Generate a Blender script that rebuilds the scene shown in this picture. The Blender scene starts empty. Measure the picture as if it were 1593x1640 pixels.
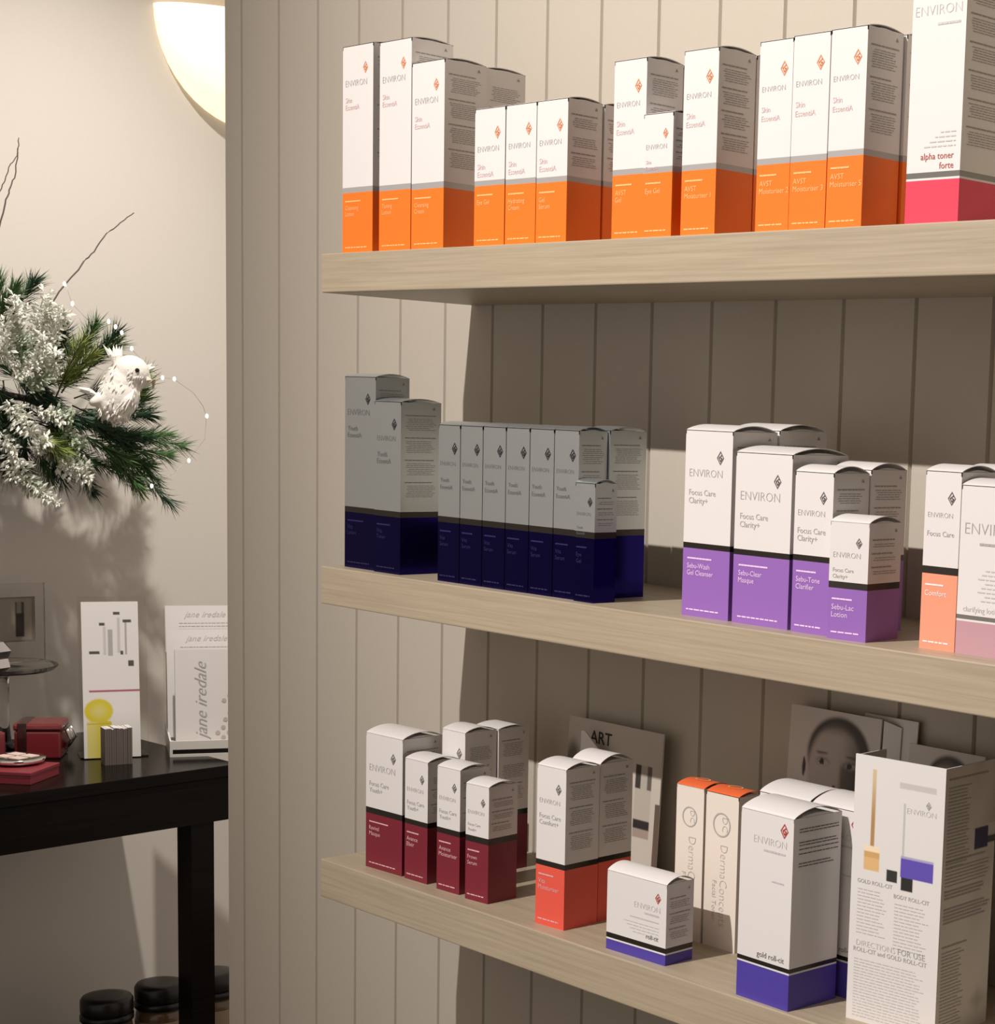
import bpy, bmesh, math, random
from mathutils import Matrix, Vector
random.seed(7)
scene = bpy.context.scene
COL = scene.collection

# ------------------------------------------------------------------ camera
cam_d = bpy.data.cameras.new('camera')
cam = bpy.data.objects.new('camera', cam_d)
COL.objects.link(cam)
right = Vector((0.7416508, 0.6696728, 0.0386327))
down = Vector((0.1147199, -0.0698842, -0.9909367))
fwd = Vector((-0.6609035, 0.7393609, -0.1286545))
mw = Matrix.Identity(4)
for i in range(3):
    mw[i][0] = right[i]; mw[i][1] = -down[i]; mw[i][2] = -fwd[i]
mw[0][3], mw[1][3], mw[2][3] = 2.29729, -1.32425, 1.5
cam.matrix_world = mw
FPX, CX, CY, IW, IH = 3003.54, 1371.28, 1056.97, 1593.0, 1640.0
cam_d.sensor_fit = 'HORIZONTAL'
cam_d.sensor_width = 36.0
cam_d.lens = FPX * 36.0 / IW
cam_d.shift_x = (IW / 2 - CX) / IW
cam_d.shift_y = (CY - IH / 2) / IW
cam_d.clip_start = 0.05
scene.camera = cam

# ------------------------------------------------------------------ world, lights, exposure
w = bpy.data.worlds.new('world'); scene.world = w; w.use_nodes = True
w.node_tree.nodes['Background'].inputs[0].default_value = (1.0, 0.85, 0.74, 1)
w.node_tree.nodes['Background'].inputs[1].default_value = 0.53
scene.view_settings.view_transform = 'Standard'
scene.view_settings.look = 'None'
scene.view_settings.exposure = 0.0
scene.view_settings.gamma = 1.0
scene.view_settings.use_curve_mapping = False


def spot(name, loc, aim, energy, color, size, blend, radius):
    l = bpy.data.lights.new(name, 'SPOT'); l.energy = energy; l.color = color
    l.spot_size = math.radians(size); l.spot_blend = blend; l.shadow_soft_size = radius
    o = bpy.data.objects.new(name, l); COL.objects.link(o)
    o.location = loc
    o.rotation_euler = (Vector(aim) - Vector(loc)).to_track_quat('-Z', 'Y').to_euler()
    return o


spot('ceiling_spot_shelves', (0.74, -2.6, 3.45), (1.38, -0.1, 1.78), 535, (1.0, 0.93, 0.885), 62, 1.0, 0.02)
spot('ceiling_spot_alcove', (-0.2, 0.10, 3.4), (-1.285, 0.42, 1.05), 262, (1.0, 0.935, 0.87), 48, 1.0, 0.03)

# ------------------------------------------------------------------ materials
MATS = {}


def srgb(r, g, b):
    f = lambda c: (c / 255 / 12.92) if c <= 10 else (((c / 255) + 0.055) / 1.055) ** 2.4
    return (f(r), f(g), f(b))


def mat(name, col, rough=0.5, metal=0.0, spec=0.5, coat=0.0, emit=None, estr=0.0, trans=0.0, ior=1.45, bump=0.0, bscale=80, var=0.0):
    if name in MATS: return MATS[name]
    m = bpy.data.materials.new(name); m.use_nodes = True
    nt = m.node_tree; b = nt.nodes['Principled BSDF']
    b.inputs['Base Color'].default_value = (*col, 1)
    b.inputs['Roughness'].default_value = rough
    b.inputs['Metallic'].default_value = metal
    b.inputs['Specular IOR Level'].default_value = spec
    b.inputs['Coat Weight'].default_value = coat
    b.inputs['IOR'].default_value = ior
    b.inputs['Transmission Weight'].default_value = trans
    if emit:
        b.inputs['Emission Color'].default_value = (*emit, 1); b.inputs['Emission Strength'].default_value = estr
    if bump or var:
        tc = nt.nodes.new('ShaderNodeTexCoord'); n = nt.nodes.new('ShaderNodeTexNoise')
        n.inputs['Scale'].default_value = bscale; n.inputs['Detail'].default_value = 4
        nt.links.new(tc.outputs['Object'], n.inputs['Vector'])
        if bump:
            bp = nt.nodes.new('ShaderNodeBump'); bp.inputs['Strength'].default_value = bump; bp.inputs['Distance'].default_value = 0.002
            nt.links.new(n.outputs['Fac'], bp.inputs['Height']); nt.links.new(bp.outputs['Normal'], b.inputs['Normal'])
        if var:
            mx = nt.nodes.new('ShaderNodeMix'); mx.data_type = 'RGBA'
            mx.inputs[6].default_value = (*[c * (1 - var) for c in col], 1); mx.inputs[7].default_value = (*[min(1, c * (1 + var)) for c in col], 1)
            nt.links.new(n.outputs['Fac'], mx.inputs[0]); nt.links.new(mx.outputs[2], b.inputs['Base Color'])
    MATS[name] = m
    return m


def wood(name, c1, c2, rough, scale=(1.2, 28, 60), spec=0.5):
    m = bpy.data.materials.new(name); m.use_nodes = True
    nt = m.node_tree; b = nt.nodes['Principled BSDF']
    tc = nt.nodes.new('ShaderNodeTexCoord'); mp = nt.nodes.new('ShaderNodeMapping')
    mp.inputs['Scale'].default_value = scale
    n1 = nt.nodes.new('ShaderNodeTexNoise'); n1.inputs['Scale'].default_value = 5; n1.inputs['Detail'].default_value = 8; n1.inputs['Roughness'].default_value = 0.65
    n1.inputs['Distortion'].default_value = 0.4
    cr = nt.nodes.new('ShaderNodeValToRGB')
    cr.color_ramp.elements[0].position = 0.32; cr.color_ramp.elements[0].color = (*c1, 1)
    cr.color_ramp.elements[1].position = 0.68; cr.color_ramp.elements[1].color = (*c2, 1)
    nt.links.new(tc.outputs['Object'], mp.inputs['Vector']); nt.links.new(mp.outputs['Vector'], n1.inputs['Vector'])
    nt.links.new(n1.outputs['Fac'], cr.inputs['Fac']); nt.links.new(cr.outputs['Color'], b.inputs['Base Color'])
    bp = nt.nodes.new('ShaderNodeBump'); bp.inputs['Strength'].default_value = 0.12; bp.inputs['Distance'].default_value = 0.001
    nt.links.new(n1.outputs['Fac'], bp.inputs['Height']); nt.links.new(bp.outputs['Normal'], b.inputs['Normal'])
    b.inputs['Roughness'].default_value = rough
    b.inputs['Specular IOR Level'].default_value = spec
    MATS[name] = m
    return m


mat('panel_paint', (0.50, 0.458, 0.385), 0.5, bump=0.05, bscale=140, var=0.03)
mat('plaster', (0.64, 0.60, 0.535), 0.7, bump=0.04, bscale=120, var=0.02)
mat('floor_dark', (0.10, 0.08, 0.06), 0.5)
wood('oak_laminate', (0.345, 0.285, 0.20), (0.445, 0.375, 0.27), 0.42)
wood('dark_wood', (0.004, 0.003, 0.0025), (0.008, 0.006, 0.005), 0.16, (30, 1.2, 30), 0.08)
mat('white_card', (0.72, 0.695, 0.675), 0.45)
mat('silver_card', (0.66, 0.715, 0.735), 0.36, metal=0.9)
mat('orange_card', (0.90, 0.185, 0.018), 0.45)
mat('crimson_card', (0.74, 0.055, 0.10), 0.45)
mat('cobalt_foil', (0.012, 0.008, 0.12), 0.12, metal=0.95)
mat('purple_card', (0.28, 0.13, 0.45), 0.45)
mat('peach_card', (0.86, 0.32, 0.20), 0.45)
mat('lilac_card', (0.50, 0.29, 0.33), 0.45)
mat('maroon_card', (0.19, 0.018, 0.033), 0.4)
mat('coral_card', (0.76, 0.10, 0.065), 0.45)
mat('royal_blue_card', (0.075, 0.05, 0.34), 0.4)
mat('cream_card', (0.75, 0.68, 0.60), 0.45)
mat('silver_foil', (0.45, 0.44, 0.43), 0.3, metal=0.25)
mat('black_foil', (0.07, 0.062, 0.055), 0.22, metal=0.8)
mat('grey_foil', (0.22, 0.21, 0.20), 0.25, metal=0.4)
mat('print_grey', (0.40, 0.385, 0.37), 0.6)
mat('print_dark', (0.14, 0.125, 0.12), 0.6)
mat('print_side', (0.34, 0.315, 0.30), 0.6)
mat('print_steel', (0.36, 0.36, 0.36), 0.45, metal=0.8)
mat('print_indigo', (0.02, 0.016, 0.09), 0.4)
mat('print_black', (0.02, 0.02, 0.02), 0.6)
mat('print_orange', (0.72, 0.27, 0.12), 0.6)
mat('print_red', (0.42, 0.06, 0.05), 0.6)
mat('print_pale', (0.54, 0.52, 0.51), 0.6)
mat('print_pink', (0.70, 0.42, 0.46), 0.6)
mat('print_blush', (0.64, 0.47, 0.46), 0.6)
mat('print_white', (0.86, 0.80, 0.80), 0.5)
mat('print_apricot', (0.95, 0.50, 0.20), 0.5)
mat('print_silver', (0.12, 0.12, 0.12), 0.5)
mat('print_blue', (0.16, 0.13, 0.5), 0.4)
mat('print_lilac', (0.82, 0.60, 0.88), 0.5)

# vertex-colour print
pm = bpy.data.materials.new('printed_paper'); pm.use_nodes = True
at = pm.node_tree.nodes.new('ShaderNodeAttribute'); at.attribute_name = 'ink'
pm.node_tree.links.new(at.outputs['Color'], pm.node_tree.nodes['Principled BSDF'].inputs['Base Color'])
pm.node_tree.nodes['Principled BSDF'].inputs['Roughness'].default_value = 0.4
MATS['printed_paper'] = pm


# ------------------------------------------------------------------ mesh helpers
class MB:
    def __init__(s): s.v = []; s.f = []

    def box(s, x0, x1, y0, y1, z0, z1):
        n = len(s.v)
        s.v += [(x0, y0, z0), (x1, y0, z0), (x1, y1, z0), (x0, y1, z0), (x0, y0, z1), (x1, y0, z1), (x1, y1, z1), (x0, y1, z1)]
        s.f += [tuple(n + i for i in q) for q in ((3, 2, 1, 0), (4, 5, 6, 7), (0, 1, 5, 4), (1, 2, 6, 5), (2, 3, 7, 6), (3, 0, 4, 7))]
        return s

    def poly(s, pts):
        n = len(s.v); s.v += [tuple(p) for p in pts]; s.f.append(tuple(range(n, n + len(pts)))); return s

    def add(s, vs, fs, M=None):
        n = len(s.v)
        s.v += [tuple(M @ Vector(v)) if M else tuple(v) for v in vs]
        s.f += [tuple(n + i for i in f) for f in fs]; return s

    def tube(s, pts, r, seg=6, r2=None):
        pts = [Vector(p) for p in pts]; n0 = len(s.v); N = len(pts)
        for i, p in enumerate(pts):
            t = (pts[min(i + 1, N - 1)] - pts[max(i - 1, 0)]).normalized()
            a = t.orthogonal().normalized(); b = t.cross(a)
            rr = r if r2 is None else r + (r2 - r) * i / max(1, N - 1)
            for k in range(seg):
                an = 2 * math.pi * k / seg
                s.v.append(tuple(p + rr * (math.cos(an) * a + math.sin(an) * b)))
        for i in range(N - 1):
            for k in range(seg):
                k2 = (k + 1) % seg
                s.f.append((n0 + i * seg + k, n0 + i * seg + k2, n0 + (i + 1) * seg + k2, n0 + (i + 1) * seg + k))
        s.f.append(tuple(n0 + k for k in range(seg))[::-1]); s.f.append(tuple(n0 + (N - 1) * seg + k for k in range(seg)))
        return s

    def lathe(s, prof, c=(0, 0, 0), seg=28):
        n0 = len(s.v); N = len(prof)
        for r, z in prof:
            for k in range(seg):
                a = 2 * math.pi * k / seg
                s.v.append((c[0] + r * math.cos(a), c[1] + r * math.sin(a), c[2] + z))
        for i in range(N - 1):
            for k in range(seg):
                k2 = (k + 1) % seg
                s.f.append((n0 + i * seg + k, n0 + i * seg + k2, n0 + (i + 1) * seg + k2, n0 + (i + 1) * seg + k))
        s.f.append(tuple(n0 + k for k in range(seg))[::-1]); s.f.append(tuple(n0 + (N - 1) * seg + k for k in range(seg)))
        return s

    def mesh(s, name):
        me = bpy.data.meshes.new(name); me.from_pydata(s.v, [], s.f); me.update(); return me


def link(name, me, m, parent=None, smooth=False, bevel=0):
    o = bpy.data.objects.new(name, me); COL.objects.link(o)
    if m is not None:
        me.materials.clear(); me.materials.append(MATS[m] if isinstance(m, str) else m)
    if parent is not None: o.parent = parent
    if name.endswith('print'): o['kind'] = 'stuff'
    if smooth:
        for p in me.polygons: p.use_smooth = True
    if bevel:
        b = o.modifiers.new('bevel', 'BEVEL'); b.width = bevel; b.segments = 2; b.limit_method = 'ANGLE'
    return o


def tag(o, label=None, cat=None, group=None, kind=None):
    if label: o['label'] = label
    if cat: o['category'] = cat
    if group: o['group'] = group
    if kind: o['kind'] = kind
    return o


def empty(name, loc, rz=0.0):
    o = bpy.data.objects.new(name, None); COL.objects.link(o)
    o.empty_display_size = 0.02; o.location = loc; o.rotation_euler = (0, 0, rz)
    return o


_txt = {}


def text_geo(s, thin=0.0, shear=0.0):
    """verts/faces of a line of lettering, height of capitals about 0.7, starting at x=0."""
    k = (s, thin, shear)
    if k in _txt: return _txt[k]
    cu = bpy.data.curves.new('lettering', 'FONT'); cu.body = s; cu.resolution_u = 2; cu.offset = thin; cu.shear = shear
    o = bpy.data.objects.new('lettering', cu); COL.objects.link(o)
    dg = bpy.context.evaluated_depsgraph_get(); dg.update()
    e = o.evaluated_get(dg); me = e.to_mesh()
    vs = [(v.co.x, v.co.y) for v in me.vertices]; fs = [tuple(p.vertices) for p in me.polygons]
    e.to_mesh_clear(); bpy.data.objects.remove(o); bpy.data.curves.remove(cu)
    x0 = min(v[0] for v in vs); x1 = max(v[0] for v in vs)
    _txt[k] = ([(a - x0, b) for a, b in vs], fs, x1 - x0)
    return _txt[k]


def put_text(mb, s, x, z, size=None, width=None, y=0.0, align='L', thin=0.0, vertical=0, xsc=1.0, shear=0.0):
    """lettering in a plane facing -Y. vertical: 0 across, 1 reading downwards, -1 reading upwards"""
    vs, fs, wd = text_geo(s, thin, shear)
    k = (width / wd) if width else size
    kx = k * xsc
    off = {'L': 0, 'R': -wd * kx, 'C': -wd * kx / 2}[align]
    out = []
    for a, b in vs:
        A, B = a * kx + off, b * k
        if vertical == 0: out.append((x + A, y, z + B))
        elif vertical == 1: out.append((x + B, y, z - A))
        else: out.append((x - B, y, z + A))
    mb.add(out, fs); return mb


def put_words(mb, x0, x1, z, t, y=0.0, rag=1.0, rnd=random, gap=0.0012):
    """one line of print too small to read"""
    x = x0; end = x0 + (x1 - x0) * rag
    while x < end - 0.001:
        L = min(rnd.uniform(0.0025, 0.0075), end - x)
        mb.poly([(x, y, z), (x + L, y, z), (x + L, y, z + t), (x, y, z + t)])
        x += L + gap
    return mb


def diamond(mb, x, z, h, y=0.0):
    """brand emblem: a rhombus ring with a hooked stroke inside"""
    W = h * 0.36; H = h / 2; t = 0.26
    o = [(0, H), (W, 0), (0, -H), (-W, 0)]
    i = [(a * (1 - t), b * (1 - t)) for a, b in o]
    for k in range(4):
        k2 = (k + 1) % 4
        mb.poly([(x + o[k][0], y, z + o[k][1]), (x + i[k][0], y, z + i[k][1]), (x + i[k2][0], y, z + i[k2][1]), (x + o[k2][0], y, z + o[k2][1])])
    def bar(a, b, th):
        a = Vector(a); b = Vector(b); n = (b - a).normalized(); p = Vector((-n.y, n.x)) * th
        mb.poly([(x + (a + p).x, y, z + (a + p).y), (x + (a - p).x, y, z + (a - p).y), (x + (b - p).x, y, z + (b - p).y), (x + (b + p).x, y, z + (b + p).y)])
    bar((W * 0.42, H * 0.42), (-W * 0.42, H * 0.0), h * 0.045)
    bar((-W * 0.42, H * 0.02), (W * 0.05, -H * 0.5), h * 0.045)
    bar((W * 0.05, -H * 0.5), (W * 0.45, -H * 0.02), h * 0.045)
    bar((W * 0.45, -H * 0.05), (W * 0.0, H * 0.02), h * 0.045)


def painted(name, wd, ht, nx, nz, fn, parent, M=None):
    """a flat print on a fine grid, colour per vertex. u from left, v from top."""
    vs = []; fs = []; cols = []
    for j in range(nz + 1):
        for i in range(nx + 1):
            u = i / nx; v = j / nz
            vs.append((wd * u, 0, ht * (1 - v))); cols.append(fn(u, v))
    for j in range(nz):
        for i in range(nx):
            a = j * (nx + 1) + i
            fs.append((a, a + nx + 1, a + nx + 2, a + 1))
    if M: vs = [tuple(M @ Vector(v)) for v in vs]
    me = bpy.data.meshes.new(name); me.from_pydata(vs, [], fs)
    ca = me.color_attributes.new('ink', 'FLOAT_COLOR', 'POINT')
    for k, c in enumerate(cols): ca.data[k].color = (*c, 1)
    return link(name, me, 'printed_paper', parent)


# ------------------------------------------------------------------ the room
XW = -1.285          # face of the plaster wall
P = 0.09             # board pitch of the panelled wall
fl = link('floor', MB().box(-1.5, 3.2, -3.0, 1.6, -0.05, 0.0).mesh('floor'), 'floor_dark'); tag(fl, kind='structure')
wl = link('wall_left', MB().box(XW - 0.1, XW, -3.0, 1.6, 0.0, 3.6).mesh('wall_left'), 'plaster'); tag(wl, kind='structure')
wb = link('wall_back', MB().box(-0.044, 2.7, 0.014, 0.11, 0.0, 3.6).mesh('wall_back'), 'panel_paint'); tag(wb, kind='structure')
mat('shade_wall_brown', (0.11, 0.09, 0.07), 0.8)
wr = link('added_shade_wall', MB().box(3.0, 3.1, -3.0, 0.014, 0.0, 3.6).mesh('added_shade_wall'), 'shade_wall_brown'); tag(wr, kind='structure')  # unseen dark wall, added to shade the right-hand sides of the cartons


def board_mesh(x0, x1):
    c = 0.0024; d = 0.0035
    prof = [(x0 + 0.0006, 0.014), (x0 + 0.0006, d), (x0 + c, 0.0), (x1 - c, 0.0), (x1 - 0.0006, d), (x1 - 0.0006, 0.014)]
    mb = MB(); n = len(prof)
    for z in (0.0, 3.6):
        mb.v += [(a, b, z) for a, b in prof]
    for k in range(n):
        k2 = (k + 1) % n
        mb.f.append((k, k + n, k2 + n, k2))
    mb.f.append(tuple(range(n))); mb.f.append(tuple(range(2 * n - 1, n - 1, -1)))
    return mb.mesh('board')


link('board', board_mesh(-0.044, 0.0), 'panel_paint', wb)
bme = board_mesh(0, P)
for k in range(0, 30):
    o = link('board', bme, 'panel_paint', wb); o.location.x = k * P

SH = [(1.6498, 1.6090), (1.3166, 1.2755), (0.9908, 0.9479)]   # top and underside of each shelf
DEP = 0.1988; XE = 0.5054
for (zt, zb), lab in zip(SH, ('highest pale oak shelf board carrying the white and orange cartons',
                              'middle pale oak shelf board carrying silver and purple cartons',
                              'lowest pale oak shelf board carrying maroon and coral cartons')):
    s = link('floating_shelf', MB().box(XE, 2.3, -DEP, -0.0002, zb, zt).mesh('floating_shelf'), 'oak_laminate', bevel=0.0012)
    tag(s, lab, 'shelf', 'oak shelves on the panelled wall')
ZT, ZM, ZB = SH[0][0], SH[1][0], SH[2][0]

# ------------------------------------------------------------------ cartons
RND = random.Random(3)


def lid_mesh(wd, d, bulge, z0):
    mb = MB(); N = 22; t = 0.0006; n0 = 0
    top = []
    for i in range(N + 1):
        s = i / N
        z = z0 + bulge * (math.sin(math.pi * min(1, s * 1.02)) ** 0.75 if 0 < s < 1 else 0)
        top.append((-d / 2 + d * s, z))
    for i, (y, z) in enumerate(top):
        mb.v += [(-wd / 2, y, z), (wd / 2, y, z), (wd / 2, y, z - t), (-wd / 2, y, z - t)]
    for i in range(N):
        a = 4 * i; b = a + 4
        mb.f += [(a, a + 1, b + 1, b), (a + 1, a + 2, b + 2, b + 1), (a + 2, a + 3, b + 3, b + 2), (a + 3, a, b, b + 3)]
    mb.f += [(3, 2, 1, 0), (4 * N, 4 * N + 1, 4 * N + 2, 4 * N + 3)]
    return mb.mesh('lid_flap')


def side_print(wd, d, z0, z1, rnd, blocks=4, head=True):
    """small print on the right-hand side panel"""
    mb = MB()
    H = z1 - z0; bh = H / blocks
    loc = MB()
    for b in range(blocks):
        zt = z1 - b * bh
        if rnd.random() < 0.95:
            put_words(loc, d * 0.10, d * 0.90, zt - 0.0022, 0.0011, rag=rnd.uniform(0.75, 1), rnd=rnd, gap=0.0006)
        z = zt - 0.0055
        while z > zt - bh * 0.80:
            put_words(loc, d * rnd.uniform(0.12, 0.2), d * 0.88, z, 0.0006, rag=rnd.uniform(0.8, 1.0), rnd=rnd, gap=0.0008)
            z -= 0.0019
    for v in loc.v:
        mb.v.append((wd / 2 + 0.0003, -d / 2 + v[0], v[2]))
    mb.f = loc.f
    return mb


def carton(label, group, x, y, z, wd, d, h, yaw=0.0, base='orange_card', body='white_card', band='silver_foil',
           zb=0.058, zband=0.063, line=False, bulge=0.004, rng=None, rngmat='print_pale', logomat='print_orange', txtmat='print_pale',
           names=(), namemat='print_apricot', ls=1.0, front=True, sideprint=True, name='skincare_carton', cat='carton', lidmat=None, layout='range', extra=None):
    """x, y: front left bottom corner; local frame: front faces -Y"""
    c, s = math.cos(yaw), math.sin(yaw)
    cx = x + c * wd / 2 - s * d / 2; cy = y + s * wd / 2 + c * d / 2
    r = empty(name, (cx, cy, z), yaw); tag(r, label, cat, group)
    X0, X1, Y0, Y1 = -wd / 2, wd / 2, -d / 2, d / 2
    if base:
        ba_ = link('coloured_base', MB().box(X0, X1, Y0, Y1, 0, zb).mesh('coloured_base'), base, r)
        if line:
            link('foil_band', MB().box(X0, X1, Y0, Y1, zb + 0.0016, zband).mesh('foil_band'), band, r)
            link('white_line', MB().box(X0, X1, Y0, Y1, zb, zb + 0.0016).mesh('white_line'), 'white_card', r)
        else:
            link('foil_band', MB().box(X0, X1, Y0, Y1, zb, zband).mesh('foil_band'), band, r)
    else:
        zband = 0.0
    # body: four walls and a closed top set a little below the side edges
    t = 0.0007
    mb = MB().box(X0, X1, Y0, Y1, zband, h - 0.0035)
    mb.box(X0, X0 + t, Y0, Y1, h - 0.0035, h); mb.box(X1 - t, X1, Y0, Y1, h - 0.0035, h); mb.box(X0, X1, Y0, Y0 + t, h - 0.0035, h)
    bo_ = link('carton_body', mb.mesh('carton_body'), body, r)
    fl_ = MB(); N = 14; pr = [(Y0 + 0.001 + (d - 0.002) * i / N, h - 0.0036 + (0.0036 + bulge * 0.3) * (math.sin(math.pi * i / N) ** 0.6 if 0 < i < N else 0)) for i in range(N + 1)]
    fl_.v = [(X0 + 0.0009, a, b) for a, b in pr] + [(X1 - 0.0009, a, b) for a, b in pr]; n_ = len(pr)
    fl_.f = [tuple(range(n_)), tuple(range(2 * n_ - 1, n_ - 1, -1))] + [(k, k + n_, (k + 1) % n_ + n_, (k + 1) % n_) for k in range(n_)]
    link('dust_flap', fl_.mesh('dust_flap'), body, r)
    link('lid_flap', lid_mesh(wd, d, bulge, h), lidmat or body, r, smooth=False)
    yf = Y0 - 0.0003
    if front:
        lx = X0 + wd * 0.10
        if layout == 'range':
            lg = MB(); diamond(lg, X0 + wd * 0.75, h - 0.0235 * ls, 0.0125 * ls, yf)
            link('emblem_print', lg.mesh('emblem_print'), logomat, bo_)
            tp = MB(); put_text(tp, 'ENVIRON', lx, h - 0.041 * ls, width=wd * 0.70, y=yf, thin=-0.018)
            link('brand_print', tp.mesh('brand_print'), txtmat, bo_)
            if rng:
                rp = MB(); zz = h - 0.0575 * ls
                sz = 0.0075 * (0.72 if ls < 0.8 else 1) * min(1.0, wd / 0.055 + 0.15)
                for q, ln in enumerate(rng):
                    put_text(rp, ln, lx, zz, size=sz, y=yf); zz -= 0.0072 * ls
                link('range_print', rp.mesh('range_print'), rngmat, bo_)
            if names:
                np_ = MB()
                zz = zb - 0.0095
                put_words(np_, lx, X0 + wd * 0.62, zz, 0.0014, y=yf, rnd=RND, gap=0.0002)
                zz -= 0.0082
                for ln in names:
                    put_text(np_, ln, lx, zz, size=0.0064 if wd > 0.036 else 0.0057, y=yf); zz -= 0.0062
                xx = lx
                put_words(np_, lx, X0 + wd * 0.82, 0.0055, 0.0012, y=yf, rnd=RND, gap=0.0009)
                link('name_print', np_.mesh('name_print'), namemat, ba_)
        if extra: extra(bo_, X0, X1, Y0, Y1, yf, h, zband)
    if sideprint:
        sp = side_print(wd, d, zband + (h - zband) * 0.08, h - 0.012, RND, blocks=max(3, int((h - zband) / 0.024)))
        sp.poly([(X1 + 0.0003, Y1 - d * 0.22, h - 0.0075), (X1 + 0.0003, Y1 - d * 0.14, h - 0.0075), (X1 + 0.0003, Y1 - d * 0.18, h - 0.0045)])
        link('side_print', sp.mesh('side_print'), 'print_side' if body == 'white_card' else 'print_steel', bo_)
    return r


SK = dict(base='orange_card', band='silver_foil', rng=('Skin', 'EssentiA'), rngmat='print_blush', logomat='print_orange', txtmat='print_grey', bulge=0.003)
G1 = 'white and orange cartons on the top shelf'
YT = -0.1885
D3 = 0.046
carton('tallest white and orange carton at the left end of the top shelf', G1, 0.529, YT, ZT, 0.0555, 0.050, 0.212, zb=0.0625, zband=0.068, names=('Cleansing', 'Lotion'), **SK)
carton('second tall white and orange carton from the left, beside a narrow gap', G1, 0.5965, YT, ZT, 0.0555, 0.050, 0.210, zb=0.0615, zband=0.067, names=('Toning', 'Lotion'), **SK)
carton('third white and orange carton from the left, one step shorter than its tall neighbour', G1, 0.6535, YT, ZT, 0.0545, 0.050, 0.184, zb=0.060, zband=0.066, names=('Cleansing', 'Cream'), **SK)
carton('white and orange carton directly behind the third one from the left', G1, 0.648, YT + 0.0535, ZT, 0.0545, 0.050, 0.184, zb=0.060, zband=0.066, front=False, **SK)
carton('short white and orange carton, left one of the trio on the top shelf', G1, 0.7585, YT, ZT, 0.0475, 0.041, 0.131, zb=0.058, zband=0.063, names=('Eye Gel',), **SK)
carton('short white and orange carton, middle one of the trio on the top shelf', G1, 0.8075, YT, ZT, 0.0460, 0.041, 0.131, zb=0.057, zband=0.062, names=('Hydrating', 'Cream'), **SK)
carton('short white and orange carton, right one of the trio with its printed side in view', G1, 0.8545, YT, ZT, 0.0450, 0.041, 0.131, zb=0.056, zband=0.061, names=('Gel', 'Serum'), **SK)
carton('short white and orange carton hidden behind the right one of the trio', G1, 0.8555, YT + 0.043, ZT, 0.0450, 0.041, 0.131, zb=0.056, zband=0.061, front=False, **SK)
carton('mid height white and orange carton behind a much smaller orange carton', G1, 0.964, YT, ZT, 0.0435, 0.043, 0.157, zb=0.057, zband=0.062, names=('AVST', 'Gel'), **SK)
carton('white and orange carton standing behind the one with the smallest carton beside it', G1, 0.963, YT + 0.045, ZT, 0.0435, 0.043, 0.157, zb=0.057, zband=0.062, front=False, **SK)
carton('smallest white and orange carton on the top shelf', G1, 1.0085, YT - 0.003, ZT, 0.0385, 0.036, 0.107, zb=0.056, zband=0.061, names=('Eye Gel',), ls=0.75, **{**SK})
carton('white and orange carton right of the smallest one, its whole printed side showing', G1, 1.056, YT, ZT, 0.0430, 0.044, 0.157, zb=0.056, zband=0.061, names=('AVST', 'Moisturiser 1'), **SK)
carton('white and orange carton tucked behind the one right of the smallest', G1, 1.0555, YT + 0.046, ZT, 0.0430, 0.044, 0.157, zb=0.056, zband=0.061, front=False, **SK)
carton('white and orange carton, left one of the three beside the crimson carton', G1, 1.1485, YT, ZT, 0.0385, 0.043, 0.1555, zb=0.0555, zband=0.0605, names=('AVST', 'Moisturiser 2'), **SK)
carton('white and orange carton, middle one of the three beside the crimson carton', G1, 1.1875, YT, ZT, 0.0410, 0.043, 0.1565, zb=0.0555, zband=0.0605, names=('AVST', 'Moisturiser 3'), **SK)
carton('white and orange carton nearest the crimson carton', G1, 1.2295, YT, ZT, 0.0390, 0.043, 0.157, zb=0.057, zband=0.062, names=('AVST', 'Moisturiser 5'), **SK)
carton('white and orange carton half hidden between its twin and the crimson carton', G1, 1.232, YT + 0.045, ZT, 0.0390, 0.043, 0.157, zb=0.057, zband=0.062, front=False, **SK)


def alpha_front(r, X0, X1, Y0, Y1, yf, h, zband):
    wd = X1 - X0
    m = MB(); put_text(m, 'ENVIRON', X0 + wd * 0.06, 0.157, width=wd * 0.86, y=yf, thin=-0.018); put_words(m, X0 + wd * 0.48, X0 + wd * 0.9, 0.1490, 0.0018, y=yf, rnd=RND, gap=0.0002)
    for k in range(4): put_words(m, X0 + wd * (0.62 - 0.1 * k), X0 + wd * 0.9, 0.0685 - k * 0.0035, 0.0010, y=yf, rnd=RND)
    link('brand_print', m.mesh('brand_print'), 'print_pale', r)
    m = MB(); diamond(m, X0 + wd * 0.72, 0.183, 0.0145, yf); link('emblem_print', m.mesh('emblem_print'), 'print_red', r)
    m = MB(); put_text(m, 'alpha toner', X1 - wd * 0.12, 0.0490, size=0.0072, y=yf, align='R'); put_text(m, 'forte', X1 - wd * 0.12, 0.0415, size=0.0072, y=yf, align='R')
    link('name_print', m.mesh('name_print'), 'print_red', r)


carton('tall white carton with crimson base at the right end of the top shelf', None, 1.3145, YT, ZT, 0.0535, 0.055, 0.212, base='crimson_card', band='grey_foil', zb=0.0335, zband=0.0395, line=True, layout='own', extra=alpha_front, bulge=0.003)

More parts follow.
